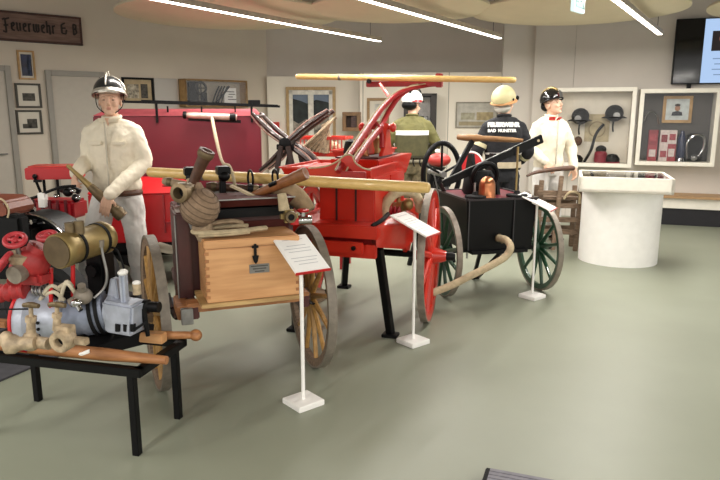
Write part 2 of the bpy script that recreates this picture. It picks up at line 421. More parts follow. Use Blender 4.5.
# blackletter built from strokes: each glyph is a list of strokes in a unit box (x 0..w, z 0..1 x-height)
def stroke(m, a, b, t=.085): m.beam((a[0], -.044, a[1]), (b[0], -.044, b[1]), t, .012, up=(0, 1, 0))
GL = {
 'F': (.75, [((.35,-.3),(.3,1.3)),((.3,1.3),(.75,1.5)),((.0,1.25),(.3,1.4)),((.1,.55),(.6,.62)),((.35,-.3),(.0,-.15))]),
 'e': (.48, [((.1,.1),(.1,.85)),((.1,.85),(.36,1.0)),((.36,1.0),(.36,.65)),((.1,.5),(.36,.65)),((.1,.1),(.38,.0))]),
 'u': (.58, [((.1,1.0),(.1,.1)),((.1,.1),(.26,0)),((.42,1.0),(.42,.0)),((.02,.9),(.1,1))]),
 'r': (.44, [((.1,1.0),(.1,0)),((.1,.85),(.36,1.0)),((.02,.1),(.2,0))]),
 'w': (.80, [((.1,1.0),(.1,.1)),((.1,.1),(.3,0)),((.38,1.0),(.38,.1)),((.38,.0),(.64,.1)),((.64,.1),(.64,1.0))]),
 'h': (.56, [((.1,1.5),(.1,0)),((.1,.85),(.4,1.0)),((.4,1.0),(.42,-.2))]),
 '&': (.85, [((.15,.1),(.15,1.2)),((.15,1.2),(.55,1.45)),((.15,.75),(.6,.8)),((.15,.1),(.6,.05)),((.6,.05),(.7,.6))]),
 'B': (.6, [((.12,0),(.12,1.35)),((.12,1.35),(.45,1.3)),((.45,1.3),(.4,.75)),((.4,.75),(.5,.3)),((.5,.3),(.12,0)),((.12,.75),(.4,.75))]),
 ' ': (.35, [])}
sc = h*.27; tot = sum(GL[c][0]+.09 for c in 'Feuerwehr & B'); k = (w*.76)/(tot*sc); x = w*.23
x = w*.2
for ch in 'Feuerwehr & B':
    gw, st = GL[ch]
    if st:
        m = MB()
        for a, b in st: stroke(m, (x+a[0]*sc*k, h*.36+a[1]*sc), (x+b[0]*sc*k, h*.36+b[1]*sc), .02)
        m.build('letter', BL, o)
    x += (gw+.09)*sc*k
# light grey board beside the framed picture
o, w, h = wallthing(LEFT, 'notice_board', 'plain light grey board on the wall between picture and display case', 'board', 153, 178, 78, 118)
MB().box((w/2, -.015, h/2), (w, .03, h)).build('board', mat('pale_grey_board', 'bab5af', .6, var=0), o, .004)
# oak display case
o, w, h = wallthing(LEFT, 'display_case', 'oak framed glass display case with dark machine parts on the left wall', 'display case', 178, 241, 79, 107.5)
d = .22
m = MB(); m.box((w/2, -.01, h/2), (w, .02, h)); m.build('back_panel', mat('case_back_taupe', 'a99f8f', .8, var=.05), o)
m = frame_mb(w, h, .022, .02, -d+.02); m.box((.012, -d/2, h/2), (.024, d, h)); m.box((w-.012, -d/2, h/2), (.024, d, h)); m.box((w/2, -d/2, .012), (w, d, .024)); m.box((w/2, -d/2, h-.012), (w, d, .024)); m.build('case_frame', OAK, o, .003)
MB().box((w/2, -d+.012, h/2), (w-.05, .004, h-.05)).build('glass_pane', GLASS, o)
lp = lambda fx, fz, y=-.12: o.location + Matrix.Rotation(R(LEFT.yaw), 3, 'Z') @ Vector((w*fx, y, h*fz))
def sub(name, label, cat, fx, fz=0, y=-.12, group=None, base=o, fr=LEFT):
    q = thing(name, label, cat, (0,0,0), fr.yaw, group); q.location = base.location + Matrix.Rotation(R(fr.yaw), 3, 'Z') @ Vector((w*fx, y, fz)); return q
q = sub('alarm_machine', 'black cast alarm machine with wheel inside the oak display case', 'machine', .22, .026)
m = MB(); m.box((0, 0, .04), (.30, .12, .08)); m.box((-.06, 0, .2), (.15, .08, .30)); m.cyl((.1, -.03, .08), (.1, -.03, .2), .05); m.build('body', MBLACK, q, .006)
m = MB(); m.torus((.04, -.06, .26), .085, .02, (0, 1, 0)); m.cyl((.04,-.06,.18),(.04,-.06,.34),.01); m.cyl((-.04,-.06,.26),(.12,-.06,.26),.01); m.build('wheel', mat('dark_iron', '33302e', .5, .4), q)
q = sub('hand_lamp', 'dark wire hand tool with curved handles inside the oak display case', 'tool', .58, .026)
m = MB()
for k in range(4): m.tube([(-.14+.05*k, 0, 0), (-.08+.05*k, 0, .16), (.0+.05*k, 0, .30)], .012, 6, smooth=4)
m.tube([(-.12, -.03, .02), (0, -.03, .12), (.16, -.03, .30)], .016, 8, smooth=4)
m.build('handle', MBLACK, q); MB().box((0, 0, .02), (.32, .1, .04)).build('base', IRON, q, .005)
q = sub('paper_sheet', 'white sheet with dark print standing in the oak display case', 'paper', .80, .026, -.04)
MB().box((0, 0, .15), (.22, .006, .26)).build('sheet', PAPER, q)
m = MB(); [m.box((0+.03*(k%2), -.005, .22-.04*k), (.15-.03*(k%3), .003, .012)) for k in range(4)]; m.build('print_lines', PHB, q)
# ================================================================ PARTITION ITEMS
# window-like photograph in a wide wooden frame
o, w, h = wallthing(PA, 'window_picture', 'wooden window frame with two panes showing dark mountains and rocks', 'picture', 286, 336, 87, 150)
frame_mb(w, h, .05, .05).build('outer_frame', wood('pale_oak', 'bd9f70', 'a98a5c', .5, 5, (8,8,2)), o, .003)
m = MB(); t = .05; z0 = .05
m.box((.05+.03, -.03, h/2), (.06, .04, h-.1)); m.box((w-.08, -.03, h/2), (.06, .04, h-.1)); m.box((w/2, -.03, h/2), (.09, .045, h-.1)); m.box((w/2, -.03, h-.09), (w-.1, .04, .07)); m.box((w/2, -.03, .09), (w-.1, .04, .07))
m.build('sash', mat('sash_white', 'e9e4d8', .5), o, .003)
MB().box((w/2, -.006, h/2), (w-.1, .004, h-.1)).build('sky_print', mat('dusk_sky_print', '6f7d90', .6, var=.15, scale=3), o)
m = MB(); m.prism([(.1, .38*h), (.1, .82*h), (.25, .78*h), (.35, .74*h), (.5, .80*h), (.7, .76*h), (w-.1, .72*h), (w-.1, .38*h)], .004, 'xz', -.014); m.build('mountain_print', mat('mountain_print', '2e3536', .7, var=.3, scale=8), o)
m = MB(); m.prism([(.1, .1), (.1, .48*h), (.2, .42*h), (.33, .5*h), (.42, .4*h), (.55, .46*h), (.68, .56*h), (w-.1, .5*h), (w-.1, .1)], .004, 'xz', -.02); m.build('rock_print', mat('rock_print', 'a39b8e', .8, var=.5, scale=14, col2='4d4a45'), o)
# red extinguisher box
o, w, h = wallthing(PA, 'alarm_box', 'small bright red box on the partition left of the window picture', 'box', 273, 280, 122, 135)
MB().box((w/2, -.04, h/2), (w, .08, h)).build('body', RED, o, .006); MB().box((w/2, -.084, h*.6), (w*.5, .008, h*.3)).build('front_plate', REDD, o)
# open wooden wall box
o, w, h = wallthing(PB, 'wooden_wall_box', 'brown wooden box with dark open front hanging on the partition', 'box', 343, 361, 112, 131)
m = frame_mb(w, h, .06, .14); m.build('box_frame', mat('wall_box_brown', '85633f', .5, var=.2, scale=10), o, .004); MB().box((w/2, -.02, h/2), (w-.1, .04, h-.1)).build('inside', mat('box_inside', '38251b', .7), o)
MB().box((w*.62, -.08, h/2), (w*.3, .02, h-.12)).build('flap', DARKW, o)
picture(PB, 'small brown framed picture on the partition behind the red pump lever', (367, 389, 98, 124), .045, wood('brown_frame_wood', 'a08055', '8a6c45', .5), MATT, [(.3, .15, .7, .85, mat('pale_print', 'c9c6bd', .7, var=.2, scale=10))])
# tall dark framed cabinet behind the olive jacket
u0, zt = PB.hit(404, 94); u1, _ = PB.hit(436, 94)
o = thing('glass_cabinet', 'tall dark framed glass cabinet standing against the partition behind the olive jacket', 'cabinet', PB.world(u0, 0), PB.yaw)
w = u1-u0; dd = .34
m = MB(); m.box((.03, -dd/2, zt/2), (.06, dd, zt)); m.box((w-.045, -dd/2, zt/2), (.09, dd, zt)); m.box((w/2, -dd/2, zt-.02), (w, dd, .04)); m.box((w/2, -dd/2, .3), (w, dd, .6)); m.box((w/2, -.01, zt/2), (w, .02, zt)); m.build('carcass', mat('cabinet_dark', '2c2622', .5), o, .004)
MB().box((w/2, -.026, zt*.63), (w-.16, .01, zt*.68)).build('lining', mat('cabinet_lining', 'b8b3ac', .7), o)
MB().box((w/2, -dd+.02, zt*.63), (w-.16, .006, zt*.68)).build('glass_door', GLASS, o)
MB().box((w/2, -dd/2, 1.42), (w-.16, dd-.1, .015)).build('shelf', STEEL, o)
q = thing('model_engine', 'small black model standing on the shelf of the dark glass cabinet', 'model', PB.world(u0+w/2, 1.4275, .15), PB.yaw)
m = MB(); m.box((0, 0, .03), (.26, .08, .06)); m.box((-.06, 0, .08), (.09, .06, .06)); m.build('body', MBLACK, q, .005)
m = MB(); [m.cyl((x, -.05, .03), (x, .05, .03), .03) for x in (-.09, .09)]; m.build('wheel', STEEL, q)
# glazed picture right
o, w, h = picture(PB, 'wide glass framed pale print on the partition left of the beige helmet', (456, 497, 102, 128), .02, mat('thin_grey_frame', '8d8778', .5), mat('print_pale', 'c3bfb4', .6), [(.1, .3, .45, .6, mat('print_faint', 'aca791', .7, var=.2)), (.5, .28, .92, .62, mat('print_yellow', 'b5a57f', .7, var=.2)), (.05, .05, .95, .22, mat('print_tan', 'a79a7c', .7))])
# ================================================================ RIGHT WALL DISPLAY CASES
def showcase(label, px, inner, d=.32, t=.055, shelf=None):
    o, w, h = wallthing(RIGHT, 'display_case', label, 'display case', *px, off=d)
    m = MB(); m.box((w/2, -.01, h/2), (w, .02, h)); m.box((t/2, -d/2, h/2), (t, d, h)); m.box((w-t/2, -d/2, h/2), (t, d, h)); m.box((w/2, -d/2, t/2), (w-2*t, d, t)); m.box((w/2, -d/2, h-t/2), (w-2*t, d, t))
    m.build('case_body', OFFW, o, .004)
    MB().box((w/2, -.024, h/2), (w-2*t, .006, h-2*t)).build('back_panel', inner, o)
    MB().box((w/2, -d+.012, h/2), (w-2*t, .006, h-2*t)).build('glass_pane', GLASS, o)
    return o, w, h
cA, wA, hA = showcase('white framed display case with black breathing helmets on a pale back', (549, 631, 88, 168), mat('case_cream', 'dcd4c4', .8, var=.03))
cB, wB, hB = showcase('white framed display case with dark grey back and framed portrait', (641, 714, 89, 167), mat('case_charcoal', '55524f', .8, var=.05))
def inside(c, name, label, cat, px, py, y, group=None, fr=RIGHT):
    u, z = fr.hit(px, py, -y); q = thing(name, label, cat, fr.world(u, z, -y), fr.yaw, group); return q
def breathing_helmet(px, py, label, visor=1):
    q = inside(cA, 'breathing_helmet', label, 'helmet', px, py, -.17, 'old breathing helmets')
    MB().ball((0, 0, .08), (.125, .12, .12)).build('shell', mat('black_leather_helmet', '060505', .6, spec=.15, var=.3), q)
    m = MB(); m.lathe([(.125, 0), (.17, -.01), (.17, .0), (.125, .02)], (0, 0, .02), closed=True); m.build('brim', MBLACK, q)
    m = MB(); m.cyl((visor*.03, -.1, .05), (visor*.03, -.135, .05), .045); m.build('face_window', STEEL, q)
    MB().tube([(0, -.02, -.0), (-.01, -.03, -.1), (.0, -.02, -.18)], .012, smooth=4).build('strap', MBLACK, q)
    return q
breathing_helmet(580, 122, 'black leather breathing helmet with wide brim, left one in the pale display case', -1)
breathing_helmet(614, 119, 'black breathing helmet with round window, right one in the pale display case')
for pts, lb in ((((570, 128), (562, 136), (558, 150), (556, 160)), 'black breathing hose hanging from the left helmet in the pale case'), (((604, 124), (596, 134), (591, 150), (584, 162)), 'black breathing hose hanging from the right helmet in the pale case')):
    us = [RIGHT.hit(a, b, .17) for a, b in pts]
    q = thing('breathing_hose', lb, 'hose', RIGHT.world(us[-1][0], us[-1][1], .17), RIGHT.yaw)
    MB().tube([(u-us[-1][0], 0, z-us[-1][1]) for u, z in us], .02, 10, smooth=6).build('hose_tube', MBLACK, q)
q = inside(cA, 'leather_mask', 'brown leather mask hanging under the left breathing helmet', 'mask', 578, 141, -.15)
m = MB(); m.ball((0, 0, 0), (.06, .03, .07)); m.torus((0, -.03, 0), .04, .012, (0, 1, 0)); m.build('mask_body', LEATH, q)
us = RIGHT.hit(595, 162, .16)
def onfloor(px, name, label, cat, y=.17, c=cA, h=hA, group=None):
    u, _ = RIGHT.hit(px, 150, y); q = thing(name, label, cat, RIGHT.world(u, c.location.z+.055, y), RIGHT.yaw, group); return q
q = onfloor(601, 'red_canister', 'dark red filter canister with black cap in the pale display case', 'canister')
MB().lathe([(.085, 0), (.09, .03), (.085, .14), (.06, .17)]).build('body', mat('crimson_can', '8e2036', .5), q); MB().ball((0, 0, .19), (.075, .07, .06)).build('cap', MBLACK, q)
q = onfloor(613, 'black_filter', 'round black filter drum lying right in the pale display case', 'filter')
MB().lathe([(.09, 0), (.1, .02), (.1, .06), (.06, .12), (.001, .13)]).build('drum', MBLACK, q); MB().lathe([(.1, 0), (.105, .0), (.105, .02), (.1, .02)], closed=True).build('base_ring', mat('crimson_can', '8e2036'), q)
q = onfloor(577, 'black_filter', 'low black filter drum lying left in the pale display case', 'filter')
MB().lathe([(.08, 0), (.09, .02), (.09, .06), (.05, .1), (.001, .11)]).build('drum', MBLACK, q)
q = inside(cA, 'wall_chart', 'faded round chart on the back of the pale display case', 'chart', 597, 128, -.03)
MB().box((0, 0, 0), (.34, .004, .4)).build('sheet', mat('chart_paper', 'b9aa88', .8), q); MB().torus((0, -.004, -.02), .11, .006, (0, 1, 0)).build('printed_ring', mat('chart_ink', '8f7d5c', .8), q)
# portrait
u0, z1 = RIGHT.hit(664, 96, .08); u1, z0 = RIGHT.hit(691, 123, .08)
o = thing('portrait_frame', 'oak framed portrait of a person in a dark suit inside the dark display case', 'picture', RIGHT.world(u0, z0, .06), RIGHT.yaw); w = u1-u0; h = z1-z0
frame_mb(w, h, .04, .025).build('frame', OAK, o, .003); MB().box((w/2, -.006, h/2), (w-.08, .008, h-.08)).build('mount', mat('pale_blue_mount', 'c9d0cf', .7), o)
m = MB(); m.ball((w/2, -.012, h*.55), (.035, .004, .042)); m.build('printed_face', mat('print_face', 'a5785d', .7), o)
m = MB(); m.prism([(w/2-.07, h*.27), (w/2-.06, h*.4), (w/2, h*.45), (w/2+.06, h*.4), (w/2+.07, h*.27)], .004, 'xz', -.014); m.build('printed_suit', mat('print_suit', '2b2f38', .7), o)
m = MB(); m.ball((w/2, -.013, h*.66), (.036, .004, .02)); m.build('printed_hair', mat('print_hair', '3a2d26', .7), o)
# shelf of small items
zs = cB.location.z+.055
CRIM = mat('crimson_carton', 'a8434b', .6, var=.2, scale=20); CRW = mat('carton_white', 'd8c9c3', .6, var=.12, scale=25)
def item(px, w, h, z, kind, label, y=.16, group='small exhibits in the dark display case'):
    u, _ = RIGHT.hit(px, 150, y); q = thing(kind[0], label, kind[1], RIGHT.world(u, z, y), RIGHT.yaw, group); return q
def carton(px, w, h, z, label, a, b):
    q = item(px, w, h, z, ('carton', 'carton'), label)
    MB().box((0, 0, h/2), (w, .1, h)).build('box', a, q, .003); MB().box((0, -.052, h*.5), (w*.7, .004, h*.45)).build('printed_label', b, q)
hz = .22
def disp_shelf():
    u0, _ = RIGHT.hit(647, 150, .1); u1, _ = RIGHT.hit(709, 150, .1)
carton(652, .12, .22, zs, 'red and white carton at the bottom left of the dark display case', CRIM, CRW)
carton(652, .12, .21, zs+.22, 'dark red carton stacked on the left carton of the dark display case', mat('dark_crimson', '8a3038', .6), CRIM)
carton(663, .11, .20, zs, 'white carton with red band at the bottom of the dark display case', CRW, CRIM)
carton(663, .11, .23, zs+.2, 'pale carton standing on the white one in the dark display case', CRW, mat('dark_crimson', '8a3038'))
carton(671, .11, .24, zs, 'red carton with pale label, right of the white carton', CRIM, CRW)
carton(671, .11, .19, zs+.24, 'white carton on top of the red carton with pale label', CRW, CRIM)
q = item(681, .1, .3, zs, ('blue_bottle', 'bottle'), 'dark blue bottle with silver foot in the dark display case')
MB().lathe([(.05, .05), (.055, .08), (.055, .3), (.03, .38), (.02, .42)]).build('bottle_body', mat('navy_bottle', '1c2748', .25), q); MB().lathe([(.07, 0), (.06, .05)]).build('foot', CHROME, q)
q = item(694, .2, .3, zs, ('silver_mouthpiece', 'breathing apparatus'), 'black and silver breathing apparatus curled at the right of the dark case')
m = MB(); m.box((0, 0, .2), (.2, .08, .38)); m.build('pouch', mat('black_leather_helmet', '1d1b1b'), q, .02)
m = MB(); m.tube([(-.08, -.06, .05), (-.1, -.07, .25), (-.02, -.07, .36), (.09, -.07, .34), (.1, -.07, .18), (.05, -.07, .08)], .018, 8, smooth=5); m.ball((0, -.06, .06), .045); m.build('silver_tube', CHROME, q)
q = inside(cB, 'wire_hook', 'curved steel hook hanging at the left inside the dark display case', 'hook', 652, 118, -.15)
MB().tube([(-.09, 0, -.04), (-.06, 0, .05), (0, 0, .09), (.06, 0, .03), (.09, 0, -.08)], .012, 8, smooth=5).build('hook_wire', CHROME, q)
# ================================================================ TELEVISION
u0, z1 = RIGHT.hit(677, 19, .12); u1, z0 = RIGHT.hit(760, 87, .12)
z1 = RIGHT.hit(700, 18, .12)[1]; z0 = RIGHT.hit(700, 84, .12)[1]
o = thing('television', 'wall mounted flat television showing a pale blue slide above the display case', 'television', RIGHT.world(u0, z0, .12), RIGHT.yaw)
w = u1-u0; h = z1-z0; w = max(w, h*1.6)
MB().box((w/2, .03, h/2), (w, .05, h)).build('housing', BLACK, o, .005)
us = RIGHT.hit(703, 50, .12)[0]-u0
MB().box((us+(w-us-.02)/2, .003, h/2), (w-us-.02, .006, h-.03)).build('screen_slide', emit('slide_blue', 'a9c4e8', .95), o)
MB().box((us/2+.01, .003, h/2), (us-.02, .006, h-.03)).build('screen_dark_column', mat('gloss_black_screen', '0d0d0f', .08), o)
up = RIGHT.hit(713, 40, .12)[0]-u0; z_ = RIGHT.hit(712, 31, .12)[1]-z0; z__ = RIGHT.hit(712, 51, .12)[1]-z0
MB().box((up+.12, -.002, (z_+z__)/2), (.26, .004, z_-z__)).build('slide_photograph', emit('slide_photo_dark', '33292a', .5), o)
m = MB(); m.ball((up+.12, -.005, (z_+z__)/2+.03), (.045, .003, .055)); m.build('slide_face', emit('slide_skin', 'a87060', .7), o)
m = MB()
for k in range(4): m.box((up+.2, -.002, z__-.1-.07*k), (.36-.05*(k % 2), .003, .014))
m.build('slide_text_lines', emit('slide_text', '8ba4c8', .7), o)
uc = RIGHT.hit(689, 87, .08)[0]-u0
MB().box((uc, .07, -.03), (.05, .05, .12)).build('wall_mount', BLACK, o)
# ================================================================ BENCH ALONG THE RIGHT WALL
u0 = RIGHT.hit(648, 200, .4)[0]
o = thing('wall_bench', 'low white bench with wooden top along the right wall below the cases', 'bench', RIGHT.world(u0, 0), RIGHT.yaw)
BW = 3.2
MB().box((BW/2, -.22, .40), (BW, .44, .035)).build('wooden_top', wood('bench_top_wood', 'b39169', '9c7b56', .5, 5, (1, 10, 10)), o, .004)
MB().box((BW/2, -.2, .31), (BW, .36, .145)).build('white_apron', OFFW, o, .004)
MB().box((BW/2, -.2, .12), (BW, .30, .235)).build('dark_base', mat('bench_base_black', '17161c', .6), o)
u1 = RIGHT.hit(712, 205, .5)[0]
# ================================================================ COUNTER
o = thing('display_counter', 'round white pedestal counter with shallow glass topped tray in front of the bench', 'counter', (2.75, 6.68, 0), -18)
m = MB()
n = 64; lowr = [(.395*math.cos(2*math.pi*k/n), .38*math.sin(2*math.pi*k/n), 0) for k in range(n)]
m.hull8(lowr, [(x, y, .775) for x, y, z in lowr]); m.build('pedestal', WHITE, o)
for f in o.children[0].data.polygons: f.use_smooth = True
tw, td = .86, .82; z0 = .775; cx, cy = -.01, -.11
MB().box((cx, cy, z0+.015), (tw, td, .03)).build('tray_floor', OFFW, o, .003)
m = MB()
for sx in (-1, 1): m.box((cx+sx*(tw/2-.015), cy, z0+.075), (.03, td, .15))
for sy in (-1, 1): m.box((cx, cy+sy*(td/2-.015), z0+.075), (tw, .03, .15))
m.build('tray_sides', OFFW, o, .003)
MB().box((cx, cy, z0+.142), (tw-.06, td-.06, .008)).build('glass_top', GLASS, o)
# ================================================================ SIGN STANDS
def sign_stand(px, py, yaw, label, base_rot=45, zc=.825, tilt=23):
    g = ground(px, py)
    o = thing('sign_stand', label, 'sign stand', (g.x, g.y, 0), 0, 'white sign stands')
    b = MB().box((0, 0, .016), (.165, .165, .032), (0, 0, base_rot)); b.build('base_plate', WHITE, o, .004)
    MB().cyl((0, 0, .03), (0, 0, zc-.02), .0105, n=12).build('post', WHITE, o)
    M = Matrix.Translation((0, 0, zc)) @ Matrix.Rotation(R(yaw), 4, 'Z') @ Matrix.Rotation(R(tilt), 4, 'X')
    MB(M).box((0, 0, 0), (.20, .30, .008)).build('panel', WHITE, o, .002)
    MB(M).box((0, 0, .0055), (.19, .285, .002)).build('paper_sheet', PAPER, o)
    MB(M).box((0, -.1515, .0), (.20, .005, .014)).build('red_edge', REDB, o)
    MB(M).box((0, .0, -.016), (.05, .06, .024)).build('bracket', WHITE, o)
    m = MB(M)
    for k in range(9):
        if k in (1, 5): continue
        ww = (.12 if k == 0 else .15-.02*(k % 3)); m.box((-.005*(k % 2), .11-.025*k, .007), (ww, .004, .0006))
    m.build('text_lines', INK, o)
    return o
sign_stand(303.5, 404, 33, 'white sign stand with text sheet in front of the wooden box cart', 40, .835, 27)
sign_stand(413, 343, 57, 'white sign stand with text sheet beside the red pump wheel', 40)
sign_stand(532, 297.5, 60, 'white sign stand with text sheet in front of the green spoked wheel', 40)
# ================================================================ MANNEQUINS
def hand(mb, w, d, n, side, curl=.5, s=1.0, thumb=.5):
    """w wrist, d direction of the hand, n palm normal (fingers curl towards n), side +1/-1 where the thumb sits"""
    w = Vector(w); d = Vector(d).normalized(); n = Vector(n); n = (n-d*n.dot(d)).normalized(); t = d.cross(n)*side
    pc = w+d*.05*s
    for k in range(4):       # palm: four metacarpal strips + body
        off = t*(.028-.019*k)*s
        mb.tube([w+off*.6, w+d*.045*s+off*.95, w+d*.088*s+off*1.1], [.015*s, .0155*s, .0125*s], 8)
    ln = (.078, .088, .082, .064)
    for k in range(4):
        off = t*(.0305-.0205*k)*s; p = w+d*.086*s+off; pts = [p]; a = curl*(.35+.05*k); dd = d+t*(.05-.035*k)
        for j, f in enumerate((.45, .32, .23)):
            v_ = (dd*math.cos(a)+n*math.sin(a)).normalized(); p = p+v_*ln[k]*f*s; pts.append(p); a += curl*.85
        mb.tube(pts, [.0098*s, .0092*s, .0085*s, .0062*s], 8); mb.ball(pts[-1], .0064*s, 8)
    p = w+d*.02*s+t*.026*s; pts = [p, p+(d*.55+t*.8+n*.25).normalized()*.038*s]; pts.append(pts[-1]+(d*.85+t*(.45-thumb*.5)+n*(.2+.6*thumb)).normalized()*.034*s); pts.append(pts[-1]+(d*.8+t*(.15-thumb*.6)+n*(.2+.9*thumb)).normalized()*.026*s)
    mb.tube(pts, [.014*s, .0115*s, .0100*s, .0075*s], 8); mb.ball(pts[-1], .0076*s, 8)
def limb(mb, pts, rs, sy=1.0):
    mb.tube(pts, rs, 16, smooth=5, sy=sy); [mb.ball(p, r*.98, 12) for p, r in zip(pts, rs)]
def ell(mb, rings, n=24):
    """rings: (z, cx, cy, rx, ry)"""
    prev = None; first = None
    pts, _ = spline([Vector((a, b, c)) for a, b, c, _, _ in rings], 5); rad, _ = spline([Vector((d, e, 0)) for _, _, _, d, e in rings], 5)
    for p, q in zip(pts, rad):
        ring = [mb.v((p.y+q.x*math.cos(2*math.pi*k/n), p.z+q.y*math.sin(2*math.pi*k/n), p.x)) for k in range(n)]
        if prev: 
            for k in range(n): mb._face([prev[k], prev[(k+1)%n], ring[(k+1)%n], ring[k]])
        else: first = ring
        prev = ring
    mb._face(first[::-1]); mb._face(prev)
def head(mb, H):
    o = mb.M; mb.M = o @ H
    mb.ball((0, .012, .035), (.076, .096, .092), 24); mb.ball((0, -.028, -.02), (.063, .068, .092), 20)
    mb.ball((0, -.05, -.075), (.042, .042, .036), 16); mb.ball((0, -.078, -.094), (.022, .016, .017), 12)
    mb.ball((0, -.0905, .022), (.046, .012, .011), 12)
    mb.tube([(0, -.094, .018), (0, -.108, -.010), (0, -.119, -.033)], [.008, .0095, .0125], 10); mb.ball((.010, -.106, -.035), .009, 8); mb.ball((-.010, -.106, -.035), .009, 8)
    for s in (-1, 1):
        mb.ball((s*.038, -.076, -.028), (.022, .018, .022), 12); mb.ball((s*.077, .004, -.006), (.009, .018, .031), 10)
    mb.ball((0, -.094, -.058), (.022, .009, .0055), 10); mb.ball((0, -.092, -.068), (.019, .009, .006), 10)
    mb.M = o
def wrinkle(o):
    t = bpy.data.textures.new('fold', 'CLOUDS'); t.noise_scale = .09; t.noise_depth = 2
    d = o.modifiers.new('d', 'DISPLACE'); d.texture = t; d.strength = .022; d.mid_level = .5
def mannequin(label, pos, rz, hd, arms, jacket, trousers, legs=None, hands=None, hem=.86, jw=1.0, S=1.0, shirt_tuck=False, voxel=.0055, stance=.0, sleeve_end=.0):
    """hd=(yaw,pitch); arms = {1:(elbow,wrist,handdir,palmnormal,curl), -1:...} in local coords; faces local -y"""
    o = thing('mannequin', label, 'mannequin', pos, rz)
    o.scale = (S, S, S)
    lg = legs or {s: [(s*.09, 0, .88), (s*.11, -.015, .48), (s*.12, .01, .09)] for s in (1, -1)}
    sh = {s: Vector((s*.172, .0, 1.392)) for s in (1, -1)}
    H = Matrix.Translation((0, -.012, 1.628)) @ Matrix.Scale(1.06, 4) @ Matrix.Rotation(R(hd[0]), 4, 'Z') @ Matrix.Rotation(R(hd[1]), 4, 'X')
    b = MB()
    ell(b, [(.84, 0, 0, .10, .08), (.92, 0, 0, .155, .105), (1.08, 0, 0, .13, .09), (1.28, 0, 0, .16, .105), (1.40, 0, 0, .165, .085), (1.47, 0, .005, .075, .06), (1.52, 0, 0, .052, .055), (1.60, 0, -.01, .052, .056)])
    for s in (1, -1):
        h_, k_, a_ = [Vector(v) for v in lg[s]]
        limb(b, [h_, k_, a_], [.082, .052, .036]); b.tube([a_+Vector((0, .05, -.045)), a_+Vector((0, -.03, -.045)), a_+Vector((s*.01, -.14, -.06))], [.038, .042, .03], 12)
        e, w, hdv, pn, cu = arms[s]; e = Vector(e); w = Vector(w)
        limb(b, [sh[s], (sh[s]+e)/2, e, (e+w)/2, w], [.050, .047, .039, .036, .026])
        hand(b, w, hdv, pn, s, cu)
    head(b, H)
    bake([], b, 'body', SKIN, o, voxel, 3)
    for s in (-1, 1):
        m = MB(H); m.ball((s*.031, -.0850, .003), (.0115, .005, .0040), 12); m.build('eye', EYE, o)
        m = MB(H); m.tube([(s*.014, -.099, .020), (s*.032, -.097, .026), (s*.050, -.086, .021)], [.0015, .0022, .001], 6, smooth=3); m.build('eyebrow', mat('brow_brown', 'a57f67', .7), o)
    m = MB(H); m.ball((0, -.1015, -.058), (.020, .0035, .0042), 10); m.ball((0, -.0995, -.067), (.017, .0035, .0045), 10); m.build('lips', LIP, o)
    # trousers
    t = MB()
    ell(t, [(.80, 0, 0, .15, .11), (.88, 0, 0, .178, .122), (.98, 0, 0, .165, .112), (1.04, 0, 0, .15, .105)])
    for s in (1, -1):
        h_, k_, a_ = [Vector(v) for v in lg[s]]
        limb(t, [h_+Vector((0, 0, -.02)), (h_+k_)/2, k_, (k_+a_)/2, a_+Vector((0, .01, .02))], [.108, .100, .086, .083, .078], 1.0)
    bake([wrinkle], t, 'trousers', trousers, o, .008, 5)
    for s in (1, -1):
        a_ = Vector(lg[s][2]); m = MB()
        m.tube([a_+Vector((0, .075, -.045)), a_+Vector((0, .0, -.035)), a_+Vector((0, -.09, -.045)), a_+Vector((s*.01, -.19, -.055))], [.040, .050, .046, .030], 12, smooth=3, sy=.8)
        m.build('shoe', MBLACK, o)
    # jacket
    j = MB()
    ell(j, [(hem, 0, 0, .182*jw, .135), (hem+.05, 0, 0, .19*jw, .14), (1.08, 0, 0, .178*jw, .13), (1.25, 0, -.005, .20*jw, .142), (1.36, 0, 0, .205*jw, .125), (1.44, 0, .004, .150, .095), (1.49, 0, .004, .075, .072), (1.51, 0, .002, .066, .068)])
    j.tube([sh[-1]+Vector((.02, 0, .012)), Vector((-.09, 0, 1.435)), Vector((0, 0, 1.45)), Vector((.09, 0, 1.435)), sh[1]+Vector((-.02, 0, .012))], [.062*jw, .062, .06, .062, .062*jw], 16, smooth=4)
    for s in (1, -1):
        e, w, *_ = arms[s]; e = Vector(e); w = Vector(w); q = w+(e-w)*(.04+sleeve_end)
        limb(j, [sh[s]+Vector((s*.004, 0, 0)), (sh[s]+e)/2, e, (e+q)/2, q], [.064*jw, .070*jw, .067, .060, .048])
    bake([wrinkle], j, 'jacket', jacket, o, .007, 14)
    m = MB(); m.torus((0, .0, 1.512), .067, .014, (0, -.15, 1), 32, 8); m.build('collar', jacket, o)
    o['_H'] = 0; del o['_H']
    return o, H
